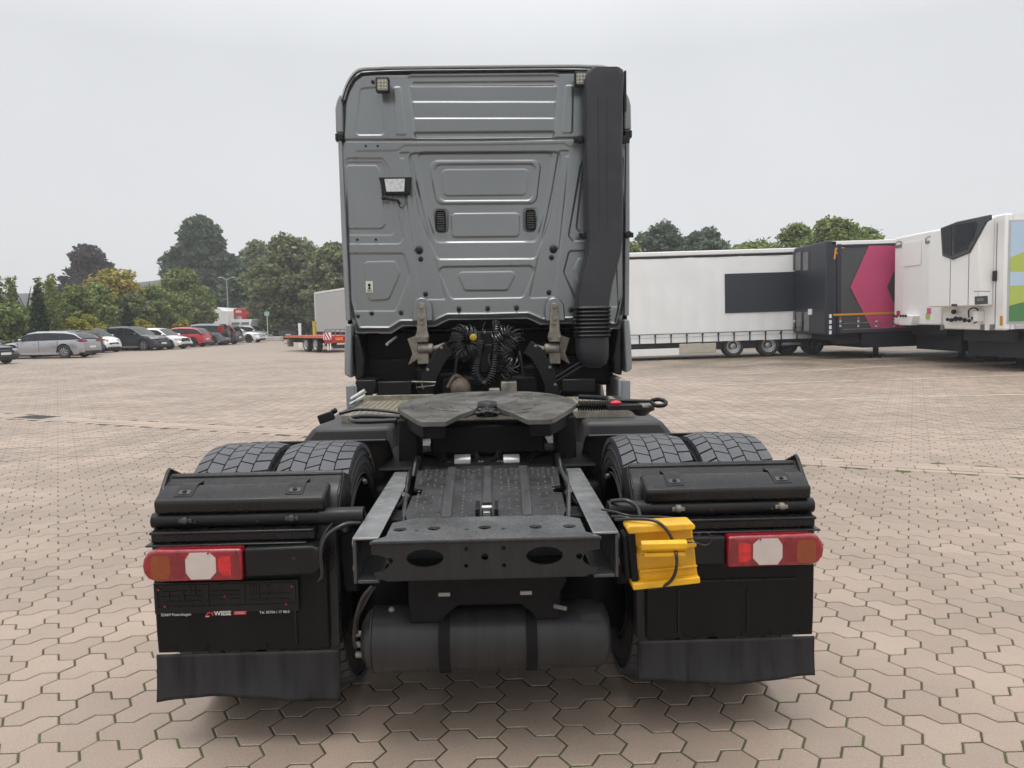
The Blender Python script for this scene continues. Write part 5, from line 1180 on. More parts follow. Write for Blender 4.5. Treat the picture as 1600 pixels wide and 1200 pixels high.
# ---------------- dark trailer with the magenta arrow
xd = A(1296, 450, 24.3).x; dt = thing('curtain_trailer', 'dark grey curtain-sided trailer with a large magenta arrow print', 'trailer', (xd, 24.3, float(gz(xd, 24.3)))); dt.rotation_euler = (0, TILT, 0)
ld = localize(dt)
def DT(u, v): p = ld(A(u, v, 24.3)); return p.x, p.z
def DF(u, v): p = ld(AX(u, v, xd)); return p.y, p.z
Ld = 13.2; zt = DT(1296, 377)[1]; zb = DT(1300, 521)[1]
lbuild(MB().box(.02, Ld, .03, 2.5, zb + .02, zt - .16), 'body', M_anth, dt)
lbuild(curtain_mesh(.30, Ld, zb, zt - .20, 0, .012, .8, 120), 'curtain', M_anth, dt, smooth=60)
lbuild(MB().box(.1, Ld, -.02, 2.52, zt - .13, zt), 'roof_edge', M_wht, dt, bevel=.02)
lbuild(MB().box(.1, Ld, -.015, .02, zt - .23, zt - .13), 'curtain_rail', M_chas, dt)
fw_ = lbuild(MB().box(-.10, .28, -.02, 2.55, zb - .04, zt + .02), 'front_wall', M_bulk, dt, bevel=.04)
for u0, u1 in ((1240, 1247.5), (1250, 1258.5), (1262, 1270.5)):
    y0, z0 = DF(u0, 423); y1, z1 = DF(u1, 393); lbuild(MB().box(-.125, -.10, min(y0, y1), max(y0, y1), z0, z1), 'grey_panel', M_bulkg, fw_, bevel=.01)
    y0, z0 = DF(u0, 517); y1, z1 = DF(u1, 487); lbuild(MB().box(-.125, -.10, min(y0, y1), max(y0, y1), z0, z1), 'grey_panel', M_bulkg, fw_, bevel=.01)
y0, z0 = DF(1238, 512); y1, z1 = DF(1270, 512)
for i, (u, v) in enumerate(((1240, 503), (1244, 508), (1249, 502), (1247, 510), (1238, 509))):
    y0, z0 = DF(u, v); lbuild(MB().box(-.2, -.12, y0 - .05, y0 + .05, z0 - .05, z0 + .05), 'coupling', M_steel, fw_, bevel=.015)
y0, z0 = DF(1257, 505); lbuild(MB().box(-.22, -.12, y0 - .16, y0 + .16, z0 - .13, z0 + .13), 'socket_box', M_bulkg, fw_, bevel=.03)
y0, z0 = DF(1272, 487); lbuild(MB().box(-.135, -.10, y0 - .13, y0 + .13, z0 - .10, z0 + .10), 'paper_holder', M_wht, fw_)
lbuild(MB().box(.28, .42, -.025, .03, zb - .02, zt - .1), 'corner_post', M_bulk, dt, bevel=.01)
for v in (494, 503, 511.5, 519.5):
    x, z = DT(1285.5 + 10, v); lbuild(MB().box(.02, .10, -.03, -.018, z - .06, z + .06), 'marker_plate', M_wht, dt)
pts = [DT(u, v) for u, v in ((1357, 384), (1328, 449), (1361, 513), (1414, 513), (1385, 449), (1415, 384))]
lbuild(MB().prism(pts, 1, -.030, -.021), 'magenta_arrow', M_pink, dt)
x0, z0 = DT(1301, 492); lbuild(MB().box(x0, x0 + 6, -.040, -.031, z0 - .035, z0 + .035), 'orange_strip', M_orange, dt)
for u in (1312, 1340, 1368, 1396):
    x, z = DT(u, 503); st_ = lbuild(MB().box(x - .03, x + .03, -.05, -.032, z - .18, z + .17), 'strap', M_bulkg, dt); 
    for k in range(4): lbuild(MB().box(x - .032, x + .032, -.053, -.05, z - .15 + k * .08, z - .12 + k * .08), 'strap_mark', M_redprint if k % 2 else M_wht, st_)
for dz in (-.02, .18): lbuild(MB().tube([(.5, -.03, zb + .14 + dz), (Ld, -.03, zb + .14 + dz)], .012, 5), 'hem_cable', M_bulkg, dt)
x, z = DT(1306, 397); t_ = text('F', (0, 0, 0), .52, M_orange, None, 'yellow_letter', bold=.008, shear=.15); t_.parent = dt; t_.location = (x, -.022, z)
x, z = DT(1313, 389); lbuild(MB().box(x - .03, x + .13, -.024, -.02, z + .02, z + .05), 'yellow_flourish', M_orange, dt)
lbuild(MB().box(.4, Ld, .3, 2.2, zb - .26, zb), 'chassis', M_chas, dt)
x = DT(1377, 540)[0]; lbuild(MB().box(x - .07, x + .07, .3, .42, .05, zb - .2), 'landing_leg', M_chas, dt); lbuild(MB().box(x - .14, x + .14, .24, .5, .0, .06), 'leg_foot', M_chas, dt)
lbuild(MB().box(DT(1352, 0)[0], Ld, .0, .06, .36, zb - .02), 'side_skirt', M_chas, dt); lbuild(MB().box(DT(1354, 0)[0], Ld, .10, 2.4, .36, zb - .02), 'pallet_box', M_chas, dt)
lbuild(MB().box(DT(1316, 0)[0], DT(1372, 0)[0], .2, .5, .50, .68), 'pallet_box', M_chas, dt)
for x in (8.2, 9.5, 10.8): wheel(dt, x, .08, .46, .36)

# ---------------- two refrigerated trailers, fronts towards the left
def reefer(xf, yn, label, topv, botv, unit):
    t = thing('refrigerated_trailer', label, 'trailer', (xf, yn, float(gz(xf, yn)))); t.rotation_euler = (0, TILT, 0); l = localize(t)
    F = lambda u, v: (lambda p: (p.y, p.z))(l(AX(u, v, xf)))
    top = F(*topv)[1]; bot = F(*botv)[1]
    wall = lbuild(MB().box(0, .20, 0, 2.56, bot, top), 'front_wall', M_wht, t, bevel=.05, seg=3)
    lbuild(MB().box(.20, 13.4, .01, 2.55, bot + .02, top - .01), 'body', M_wht, t)
    lbuild(MB().box(.4, 13.3, .35, 2.2, bot - .32, bot), 'chassis', M_chas, t); lbuild(MB().box(.7, 12.5, .12, 2.44, .34, bot - .05), 'pallet_box', M_chas, t)
    lbuild(MB().box(.9, 12.6, .03, .08, .55, bot - .03), 'side_skirt', M_chas, t, bevel=.01); lbuild(MB().box(.9, 12.6, 2.46, 2.5, .55, bot - .03), 'side_skirt', M_chas, t, bevel=.01)
    for y in (.45, 2.0):
        lbuild(MB().box(1.9, 2.04, y, y + .14, .06, bot - .2), 'landing_leg', M_chas, t); lbuild(MB().box(1.8, 2.14, y - .05, y + .2, .0, .06), 'leg_foot', M_chas, t)
    for x in (8.0, 9.3, 10.6): wheel(t, x, .10, .48, .38)
    return t, wall, F, l, top, bot
x1_ = A(1473, 450, 21.4).x
r1, w1, F1, l1_, tp1, bt1 = reefer(x1_, 21.4, 'white refrigerated trailer with plain ribbed front wall, between the dark trailer and the fridge unit', (1473, 357), (1468, 508), False)
for u in (1414, 1450, 1462):
    y, z = F1(u, 450); lbuild(MB().box(-.008, .0, y - .01, y + .01, bt1 + .1, tp1 - .1), 'wall_rib', M_wht, w1)
a_, b_ = F1(1414, 417), F1(1443, 374); lbuild(MB().box(-.02, -.009, b_[0], a_[0], a_[1], b_[1]), 'cover_panel', mat('panel_white', (.84, .84, .83), .3), w1, bevel=.005)
def emblem(t, F, u, v, sc=1.0):
    y, z = F(u, v); m = MB(); 
    for k in range(9):
        a = math.pi * (.12 + .76 * k / 8); m.sphere((-.012, y - .20 * sc * math.cos(a) * 1.0, z + .02 + .10 * sc * math.sin(a)), .017 * sc, 3)
    for k in range(6): m.box(-.016, -.010, y + (.17 - k * .066) * sc - .025, y + (.17 - k * .066) * sc + .02, z - .075 * sc - (.02 if k % 2 else 0), z + .005 * sc + (.03 if k in (0, 5) else 0))
    lbuild(m, 'maker_emblem', M_bulkg, t)
emblem(w1, F1, 1407, 383); emblem(w1, F1, 1455, 376)
y, z = F1(1426, 498); lbuild(MB().prism([(y + .36, z - .2), (y - .32, z - .2), (y - .42, z + .10), (y + .36, z + .14)], 0, -.22, 0), 'coupling_box', M_wht, w1, bevel=.02)
for u, v in ((1410, 493), (1413, 494), (1420, 493), (1424, 493), (1428, 493)): y, z = F1(u, v); lbuild(MB().sphere((-.24, y, z), .045, 4), 'coupling', M_chas, w1)
for u, v, m_ in ((1453, 486, M_redprint), (1451, 494, M_lime), (1405, 490, M_redprint)): y, z = F1(u, v); lbuild(MB().box(-.012, -.006, y - .10, y + .10, z - .09, z + .09), 'sticker', mat('pink_sticker', (.65, .12, .25), .5) if u == 1453 else m_, w1)
x2_ = A(1571, 450, 18.5).x
r2, w2, F2, l2_, tp2, bt2 = reefer(x2_, 18.5, 'white refrigerated trailer with a black-topped cooling unit on its front, at the right edge', (1570, 334), (1562, 516), True)
# cooling unit
a_, b_ = F2(1473, 478), F2(1553, 478); y1_, y0_ = a_[0], b_[0]
ztop = F2(1553, 340)[1]; zlow = F2(1553, 477)[1]
cu = lbuild(MB().prism([(y0_, zlow), (y1_, zlow), (y1_, ztop - .30), (y1_ - .2, ztop - .12), (y0_, ztop)], 0, -.40, 0), 'cooling_unit', M_wht, r2, bevel=.03)
P2 = lambda u, v: (lambda p: (p.y, p.z))(l2_(AX(u, v, x2_ - .40)))
def fpoly(pts, x0, x1, nm, m, par=None, **k): return lbuild(MB().prism([P2(u, v) for u, v in pts], 0, x0, x1), nm, m, par or cu, **k)
fpoly([(1474, 356), (1500, 346), (1553, 335), (1553, 343), (1546, 347), (1519, 395), (1492, 406), (1476, 400)], -.43, -.38, 'black_cowl', M_mirror, bevel=.02)
fpoly([(1478, 358), (1491, 354), (1491, 400), (1479, 395)], -.44, -.43, 'air_grille', M_chas); fpoly([(1495, 353), (1530, 346), (1532, 352), (1515, 390), (1495, 397)], -.44, -.43, 'air_grille', M_chas)
m = MB()
for i in range(14):
    a_, b_ = P2(1497 + i * 2.2, 396), P2(1497 + i * 2.2, 352 - i * .4); m.box(-.447, -.44, a_[0] - .006, a_[0] + .006, a_[1] + i * .03, b_[1])
lbuild(m, 'grille_bar', M_bulk, cu)
for (u0, v0, u1, v1) in ((1488, 404, 1488, 477), (1517, 396, 1517, 477)):
    a_, b_ = P2(u0, v0), P2(u1, v1); lbuild(MB().box(-.405, -.40, a_[0] - .012, a_[0] + .012, b_[1], a_[1]), 'panel_gap', M_bulkg, cu)
fpoly([(1526, 463), (1545.5, 462), (1545.5, 475), (1526, 476)], -.43, -.40, 'control_panel', M_mirror, bevel=.01); fpoly([(1530, 466), (1541, 465.5), (1541, 470), (1530, 470.5)], -.435, -.43, 'display', M_bulkg)
m = MB()
for i in range(11): a_, b_ = P2(1524 + i * 2.3, 456), P2(1525.6 + i * 2.3, 454.4); m.box(-.404, -.40, b_[0], a_[0], a_[1], b_[1])
lbuild(m, 'model_plate_print', M_bulkg, cu)
fpoly([(1489, 475), (1497, 475), (1497, 478.5), (1489, 478.5)], -.42, -.40, 'vent_slot', M_chas)
# coupling recess under the unit
for i, (u, v, r_) in enumerate(((1487, 499, .05), (1493, 500, .06), (1500, 498, .07), (1507, 498, .06), (1514, 500, .06), (1521, 501, .05), (1497, 487, .07), (1527, 497, .05))):
    y, z = F2(u, v); lbuild(MB().sphere((-.10, y, z), r_, 5), 'coupling', M_chas, w2)
m = MB(); pts_ = [F2(u, v) for u, v in ((1522, 496), (1522, 485), (1529, 481), (1536, 484), (1536, 500), (1530, 505))]; m.tube(smooth_path([(-.12, y, z) for y, z in pts_]), .02, 6); lbuild(m, 'refrigerant_hose', M_chas, w2)
y, z = F2(1536, 494); lbuild(MB().box(-.2, 0, y - .09, y + .09, z - .14, z + .14), 'filter_box', M_wht, w2, bevel=.02)
for u in (1474, 1537, 1544, 1552): y, z = F2(u, 511); lbuild(MB().box(-.03, .0, y - .07, y + .07, z - .08, z + .07), 'buffer_plate', M_bulkg if u != 1544 else M_wht, w2)
y, z = F2(1558, 431); lbuild(MB().box(-.06, 0, y - .06, y + .05, z - .13, z + .13), 'marker_lamp', M_chas, w2, bevel=.01)
y, z = F2(1566, 501); lbuild(MB().box(-.012, 0, y - .045, y + .045, z - .12, z + .12), 'side_marker', M_orange, w2)
for dz in (.0,): lbuild(MB().box(-.012, 0, .30, .315, bt2 + .05, tp2 - .2), 'panel_gap', M_bulkg, w2)
# picture on the long side (near face y=0)
S2 = lambda u, v: (lambda p: (p.x, p.z))(l2_(A(u, v, 18.5)))
px0, pz1 = S2(1579, 347); _, pz0 = S2(1590, 502)
fr_ = lbuild(MB().box(px0 - .04, 12.9, -.02, .01, pz0 - .05, pz1 + .05), 'picture_frame', M_rim, r2)
lbuild(MB().box(px0, 12.8, -.026, -.02, pz0, pz1), 'sky_print', M_blueprint, fr_)
Hh = pz1 - pz0
m = MB(); pts_ = [(px0, pz0)] + [(px0 + 12.0 * t, pz0 + Hh * (.60 + .10 * math.sin(t * 9 + .5) + .05 * math.sin(t * 23))) for t in np.linspace(0, 1, 30)] + [(px0 + 12.0, pz0)]
lbuild(m.prism(pts_, 1, -.031, -.026), 'hill_print', M_lime, fr_)
m = MB(); m.box(px0, px0 + .95, -.034, -.031, pz0 + Hh * .36, pz0 + Hh * .50); lbuild(m, 'field_print', M_blueprint, fr_)
m = MB(); pts_ = [(px0, pz0)] + [(px0 + 12.0 * t, pz0 + Hh * (.16 + .06 * abs(math.sin(t * 19)))) for t in np.linspace(0, 1, 50)] + [(px0 + 12.0, pz0)]
lbuild(m.prism(pts_, 1, -.036, -.031), 'bush_print', M_green, fr_)
for k in range(5):
    cx_ = px0 + 1.6 + k * 2.4; m = MB(); m.prism(circle(cx_, pz0 + Hh * .62, .55, .5, 14), 1, -.040, -.036); m.prism([(cx_ - .06, pz0 + .3), (cx_ + .06, pz0 + .3), (cx_ + .05, pz0 + Hh * .55), (cx_ - .05, pz0 + Hh * .55)], 1, -.0395, -.036); lbuild(m, 'tree_print', M_green if k % 2 else M_lime, fr_)
lbuild(MB().box(.3, 13.0, -.03, .0, bt2 + .02, bt2 + .14), 'rub_rail', M_rim, r2, bevel=.01)

# ---------------- low loader and grey box trailer left of the cab
o_ = GP(505, 551.5); rzL = R(126)
ll = thing('low_loader_trailer', 'red low loader trailer with orange deck edge and striped warning board beside the cab', 'trailer', (o_.x, o_.y, 0), rzL)
# local: +x towards its front (away, to the left), y=0 the left-hand (visible) side, width to -y
def lb(mb, name, m, par=ll, **k): return lbuild(mb, name, m, par, **k)
lb(MB().box(-.1, 5.6, -2.5, 0, .78, .90), 'deck', M_redlow, bevel=.01); lb(MB().box(-.1, 5.6, -.01, .03, .80, .865), 'deck_edge', M_orlow)
lb(MB().box(.2, 5.4, -2.0, -.4, .50, .78), 'chassis', M_chas)
for x in (1.2, 2.55): 
    t_ = wheel(ll, x, 0, .40, .30); 
    for c in [t_] + list(t_.children): c.data.transform(Matrix.Translation((0, -.06, 0)) @ Matrix.Scale(-1, 4, (0, 1, 0)))
lb(MB().box(-.14, -.10, -2.5, -.05, .52, .80), 'rear_bumper', M_redlow, bevel=.01)
wb = lb(MB().box(-.18, -.14, -.42, 0.02, .70, 1.10), 'warning_board', M_wht)
m = MB()
for i in range(3): m.add([(-.1835, -.42 + .16 * i, .70), (-.1835, -.34 + .16 * i, .70), (-.1835, min(.02, -.14 + .16 * i), 1.10 if i < 1 else 1.10 - .0), (-.1835, min(.02, -.22 + .16 * i), 1.10)], [(0, 1, 2, 3)])
lb(m, 'red_stripe', M_redprint, wb)
lb(MB().box(-.19, -.14, -1.1, -.66, .66, .82), 'tail_light', mat('orange_lamp', (.85, .22, .02), .3)); lb(MB().box(-.19, -.14, -1.5, -1.1, .66, .82), 'tail_light', M_red)
lb(MB().box(-.16, -.12, -1.6, -.5, .22, .42), 'number_plate_panel', M_chas)
for y in (-.22, -.36): lb(MB().box(-.17, -.14, y - .03, y + .03, .14, .50), 'white_post', M_wht)
m = MB(); m.tube([(0, -.1, 1.25), (0, -2.4, 1.25)], .03, 6)
for i in range(8): m.tube([(0, -.15 - i * .3, .9), (0, -.15 - i * .3, 1.25)], .025, 5)
lb(m, 'ramp_grid', M_bulkg)
lb(MB().box(5.0, 5.35, -.3, -.05, .25, .75), 'jack_leg', M_alu)
m = MB(); m.tube([(5.3, .0, .75), (5.7, .1, .6), (5.5, .05, .4), (5.1, .0, .5)], .02, 5); lb(m, 'air_line', M_cable)
pa, pb = A(493, 500, 54), A(545, 500, 47); ang = math.atan2(pb.y - pa.y, pb.x - pa.x)
gb = thing('box_trailer', 'pale grey box trailer with white roof edge standing just left of the cab', 'trailer', (pa.x, pa.y, 0), ang)
za = A(493, 457, 54).z
lbuild(MB().box(0, 10.5, 0, 2.5, 1.0, za - .12), 'box_body', M_tarpg, gb, bevel=.03); lbuild(MB().box(-.02, 10.5, -.02, 2.52, za - .12, za), 'roof_edge', M_wht, gb, bevel=.02)
lbuild(MB().box(-.03, .08, -.03, .08, 1.0, za - .1), 'corner_post', M_wht, gb)
lbuild(MB().box(.2, 10.3, .2, 2.3, .6, 1.0), 'chassis', M_chas, gb)
for x in (2, 3.3, 7.5): wheel(gb, x, .1, .45, .35)
# ---------------- distant lorries
def lorry(name, label, u, v0, v1, y, wd, parts):
    a = A(u, v1, y); t = thing(name, label, 'truck', (a.x, y, 0)); return t
t = lorry('parked_lorry', 'white lorry cab with high roof standing far behind the parked cars', 340, 494, 520, 79, 2.4, None); k = 92 / FPX
lbuild(MB().prism([(-1.15, .5), (1.15, .5), (1.15, 2.9), (1.0, 3.15), (.55, 3.2), (.35, 3.45), (-.35, 3.5), (-.85, 3.1), (-1.1, 2.6)], 1, 0, 5.2), 'cab', M_wht, t, bevel=.06)
lbuild(MB().box(-.95, -.25, -.03, 0, 2.0, 2.45), 'window', M_mirror, t); lbuild(MB().box(.3, 1.1, -.02, .0, 2.9, 3.0), 'roof_spoiler', M_wht, t); lbuild(MB().box(-1.5, -1.2, -.1, .1, 2.4, 2.9), 'mirror', M_bulkg, t)
for x in (-.9, .9): lbuild(MB().cyl((x - .15, 1.2, .5), (x + .15, 1.2, .5), .5, 16), 'wheel', M_rubber, t)
t = lorry('crane_lorry', 'white flatbed lorry with a folded red loading crane behind the parked cars', 376, 500, 520, 80, 2.4, None)
lbuild(MB().prism([(-1.3, 1.0), (1.0, 1.0), (1.25, 2.15), (-1.05, 2.15)], 1, 0, 4.0), 'dropside_body', M_wht, t, bevel=.03)
for x in (-.9, .1): lbuild(MB().prism([(x, 1.62), (x + .8, 1.62), (x + .85, 1.85), (x + .05, 1.85)], 1, -.03, 0), 'side_window', M_bulkg, t)
m = MB(); m.box(-.9, .5, .8, 1.6, 2.5, 2.9); m.box(-.1, .3, .9, 1.4, 2.1, 3.2); m.tube([(-1.0, 1.1, 2.4), (-.9, 1.1, 3.2), (.0, 1.1, 3.3), (.6, 1.1, 2.7)], .14, 6); lbuild(m, 'crane_arm', M_reddk, t, bevel=.03)
for x in (-1.0, .9): lbuild(MB().cyl((x, -.0, .5), (x, .3, .5), .5, 16), 'wheel', M_rubber, t)
lbuild(MB().box(-1.2, 1.2, .1, 6, .5, 1.0), 'chassis', M_chas, t)

# ================================================================== PARKED CARS
M_glass = mat('car_glass', (0.012, 0.015, 0.018), 0.08, spec=.45)
def paint(n, c, metal=0.0): return mat(n, c, 0.28, metal, coat=.7, var=.03)
P_silver = paint('silver_paint', (.42, .43, .45), .6); P_white = paint('white_paint', (.82, .82, .81)); P_black = paint('black_paint', (.018, .019, .026))
P_red = paint('red_paint', (.50, .02, .035)); P_grey = paint('grey_paint', (.16, .18, .20), .3); P_dark = paint('dark_grey_paint', (.05, .05, .057), .2)
M_head = mat('headlight_glass', (.6, .62, .64), .12, .2, coat=.6); M_tail = mat('car_tail_red', (.26, .012, .015), .2, coat=.5); M_platew = mat('number_plate', (.75, .75, .73), .4)
def interp(pts, x):
    return float(np.interp(x, [p[0] for p in pts], [p[1] for p in pts]))
def make_car(label, P, wp, nose_right, rz, L, Wd, H, top, belt, roof, wx, wr, spec, group='cars parked along the left edge of the yard', rear_spare=False, roofm=None):
    """local frame: front towards +x, origin on the ground under the middle. top: lower body upper line, roof: greenhouse line, wx: wheel x pair"""
    t = thing('parked_car', label, 'car', (0, 0, 0), 0, group)
    hw = Wd / 2; xf, xr = L / 2, -L / 2; N = 64; vs = []; ns = 9
    def halfw(x): e = max(0, (abs(x) - (L / 2 - .55)) / .55); return hw * (1 - .17 * e ** 2.2)
    for i in range(N + 1):
        x = xr + L * i / N; w_ = halfw(x); zt = interp(top, x); zb = .20 + (.10 if abs(x) > L / 2 - .25 else 0)
        arch = zb
        for c in wx:
            ra = wr + .07
            if abs(x - c) < ra: arch = max(arch, wr + math.sqrt(max(0, ra * ra - (x - c) ** 2)))
        arch = min(arch, zt - .12); zm = max((zb + zt) / 2, arch + .02)
        pr = [(w_ * .90, min(zb, arch)), (w_ * .93, arch), (w_ * .985, max(arch + .01, zb + .12)), (w_, zm), (w_ * .985, max(zt - .14, zm + .01)), (w_ * .95, zt - .03), (w_ * .86, zt + .0), (w_ * .45, zt + .03), (0, zt + .04)]
        inner = hw - .28
        row = [(inner, arch)] + pr[1:]
        full = [(x, -a, b) for a, b in row] + [(x, a, b) for a, b in row[::-1][1:]]
        vs += full
    n = len(full); fs = [(i * n + k_, i * n + k_ + 1, (i + 1) * n + k_ + 1, (i + 1) * n + k_) for i in range(N) for k_ in range(n - 1)]
    fs += [tuple(range(n))[::-1], tuple(N * n + k_ for k_ in range(n))]
    body = MB().add(vs, fs).build('body', P, t, smooth=38)
    MB().box(xr + .1, xf - .1, -hw + .29, hw - .29, .18, .75).build('underbody', M_chas, t)
    # greenhouse
    xs0, xs1 = roof[0][0], roof[-1][0]; K = 26; rows = []
    for i in range(K + 1):
        x = xs0 + (xs1 - xs0) * i / K; zr = interp(roof, x); zb = interp(top, x) - .01; f = min(1, max(0, (zr - zb) / (H - belt))) 
        wb_ = halfw(x) * .93; wt_ = wb_ - .17 * f
        rows.append([(x, -wb_, zb), (x, -(wb_ * .35 + wt_ * .65), zb + (zr - zb) * .80 if f > .05 else zb), (x, -wt_ * .90, zr - .015 if f > .05 else zb), (x, -wt_ * .5, zr + .012), (x, 0, zr + .02)])
    side, rf, ws, rw = MB(), MB(), MB(), MB()
    xa = [p[0] for p in roof if p[1] > H - .09]; xra, xfa = min(xa), max(xa)
    for i in range(K):
        for sgn in (1, -1):
            q_ = [[(a, b * sgn, c) for a, b, c in rows[i + k_]] for k_ in (0, 1)]; xm_ = (rows[i][0][0] + rows[i + 1][0][0]) / 2
            side.add([q_[0][0], q_[1][0], q_[1][1], q_[0][1]], [(0, 1, 2, 3)])
            tgt = rf if xra <= xm_ <= xfa else (ws if xm_ > xfa else rw)
            rf.add([q_[0][1], q_[1][1], q_[1][2], q_[0][2]], [(0, 1, 2, 3)])
            for a in (2, 3): tgt.add([q_[0][a], q_[1][a], q_[1][a + 1], q_[0][a + 1]], [(0, 1, 2, 3)])
    def wel(mbx, nm, m_, **k): 
        o = mbx.build(nm, m_, t, **k); b_ = bmesh.new(); b_.from_mesh(o.data); bmesh.ops.remove_doubles(b_, verts=b_.verts, dist=.0005); bmesh.ops.recalc_face_normals(b_, faces=b_.faces); b_.to_mesh(o.data); b_.free()
        for p_ in o.data.polygons: p_.use_smooth = True
        return o
    wel(side, 'side_window', M_glass); wel(rf, 'roof', roofm or P)
    if ws.f: wel(ws, 'windscreen', M_glass)
    if rw.f: wel(rw, 'rear_window', M_glass)
    # window pillars and door gaps, both sides
    for sgn in (-1, 1):
        for x in spec.get('pillars', (-.1,)):
            zr = interp(roof, x); zb = interp(top, x); w_ = halfw(x) * .93
            MB().add([(x - .04, sgn * (w_ + .004), zb), (x + .04, sgn * (w_ + .004), zb), (x + .03, sgn * (w_ - .10), zb + (zr - zb) * .8), (x - .05, sgn * (w_ - .10), zb + (zr - zb) * .8)], [(0, 1, 2, 3)]).build('pillar', P if spec.get('bodypillar') else M_chas, t)
        m = MB()
        for x in spec.get('doors', (.75, -.1, -.95)):
            zb = interp(top, x); m.box(x - .006, x + .006, min(sgn * (hw - .05), sgn * (hw + .002)), max(sgn * (hw - .05), sgn * (hw + .002)), .34, zb - .08)
        m.build('door_gap', M_chas, t)
        for x in spec.get('handles', (0.05, -.8)): MB().box(x, x + .17, min(sgn * hw, sgn * (hw + .02)), max(sgn * hw, sgn * (hw + .02)), belt - .16, belt - .13).build('door_handle', P, t, bevel=.004)
        x = spec.get('mirror', .85); mi = MB().sphere((x, sgn * (hw + .06), belt + .06), .10, 6, (.8, 1.1, .7)).build('wing_mirror', spec.get('mirrorm', P), t, smooth=60)
        m = MB(); m.box(-L * .24, L * .22, min(sgn * (hw - .03), sgn * (hw + .004)), max(sgn * (hw - .03), sgn * (hw + .004)), .20, .30); m.build('sill', spec.get('sillm', P), t, bevel=.01)
        z = spec.get('hz', .66); xh = xf - .20; wy = halfw(xh)
        MB().prism([(xf - .02, sgn * wy * .62), (xh, sgn * (wy + .005)), (xh - .30, sgn * (wy + .018)), (xh - .26, sgn * wy * .85), (xf - .10, sgn * wy * .52)], 2, z - .055, z + .07).build('headlight', M_head, t, bevel=.01)
        z = spec.get('tz', .86); xh = xr + .10; wy = halfw(xr + .15); hh = spec.get('th', .05)
        MB().prism([(xr - .005, sgn * wy * .55), (xr + .02, sgn * (wy * .99)), (xh + .22, sgn * (wy + .025)), (xh + .25, sgn * wy * .8), (xh, sgn * wy * .5)], 2, z - hh, z + hh).build('tail_light', M_tail, t, bevel=.008)
    MB().box(xf - .1, xf + .012, -hw * .5, hw * .5, .50, .62).build('grille', M_chas, t, bevel=.01); MB().box(xf - .12, xf + .016, -hw * .7, hw * .7, .26, .36).build('air_intake', M_chas, t, bevel=.01)
    MB().box(xf + .01, xf + .026, -.26, .26, .42, .53).build('number_plate', M_platew, t); MB().box(xr - .012, xr + .1, -.26, .26, spec.get('pz', .52), spec.get('pz', .52) + .11).build('number_plate', M_platew, t)
    MB().box(xr - .006, xr + .15, -hw * .75, hw * .75, .24, .38).build('rear_diffuser', M_chas, t, bevel=.01)
    for c in wx:
        for sgn in (-1, 1):
            w_ = wheel(t, c, -hw + .015, wr, .22, 24, spec.get('rimm', M_rim), .02, spec.get('spokes', 5))
            if sgn > 0:
                for o in [w_] + list(w_.children): o.data.transform(Matrix.Scale(-1, 4, (0, 1, 0)))
    if rear_spare:
        sw = MB().lathe([(-.22, .20), (-.24, .30), (-.20, .345), (-.04, .345), (0, .30)], (xr - .0, 0.05, .95), 'X', 24).build('spare_wheel', M_rubber, t, smooth=40); MB().lathe([(-.25, .02), (-.25, .2), (-.22, .22)], (xr, .05, .95), 'X', 20).build('spare_cover', P, sw, smooth=40)
    # place: wheel contact on the visible side near the yard
    c = wx[1] if nose_right else wx[0]; sd = -hw if nose_right else hw
    g = GP(*wp); off = Matrix.Rotation(rz, 3, 'Z') @ Vector((c, sd, 0)); t.location = (g.x - off.x, g.y - off.y, 0); t.rotation_euler = (0, 0, rz)
    return t
RR, LL = R(-11), R(176)
est_top = [(-2.43, .62), (-2.40, .90), (-2.2, 1.0), (-.6, .97), (1.0, .93), (1.2, .90), (2.0, .78), (2.3, .66), (2.43, .50)]
make_car('silver estate car with dark tinted rear windows, parked nose away at the left', P_silver, (100, 560), False, LL, 4.87, 1.87, 1.44, est_top, .93,
         [(-2.30, 1.02), (-1.95, 1.30), (-1.4, 1.40), (-.5, 1.44), (.2, 1.43), (.6, 1.36), (1.3, .95)], (-1.42, 1.41), .345, dict(pillars=(-.2, .55, -1.2), spokes=10, tz=.90, doors=(1.05, -.1, -1.1)))
hat_top = [(-1.98, .60), (-1.95, .92), (-.6, .95), (.75, .95), (1.0, .93), (1.6, .80), (1.85, .68), (1.98, .50)]
hat_roof = [(-1.92, .95), (-1.72, 1.38), (-1.3, 1.44), (-.3, 1.47), (.2, 1.43), (.4, 1.38), (1.05, .95)]
make_car('black hatchback half hidden behind the silver estate car', P_black, (118, 556), False, LL, 4.1, 1.78, 1.50, hat_top, .95, hat_roof, (-1.28, 1.25), .32, dict())
make_car('dark grey car nose out, cut off by the left edge of the picture', P_dark, (-42, 571), True, R(-14), 4.3, 1.8, 1.44, [(-2.15, .6), (-2.1, .93), (.9, .93), (1.2, .90), (1.8, .76), (2.05, .62), (2.15, .48)], .93,
         [(-2.1, .95), (-1.7, 1.38), (-.3, 1.44), (.3, 1.38), (1.1, .93)], (-1.3, 1.30), .33, dict(hz=.62))
sm_top = [(-1.33, .6), (-1.30, .98), (.5, 1.0), (.9, .96), (1.2, .84), (1.33, .6)]
make_car('tiny white city car with round headlights between the silver estate and the black SUV', P_white, (155, 551.5), True, RR, 2.72, 1.66, 1.55, sm_top, 1.0, [(-1.26, 1.0), (-1.05, 1.48), (-.3, 1.55), (.1, 1.52), (.25, 1.46), (.85, .98)], (-.9, .92), .31,
         dict(pillars=(-.35,), doors=(.55, -.4), handles=(-.3,), mirror=.55, hz=.76, spokes=5), roofm=P_black)
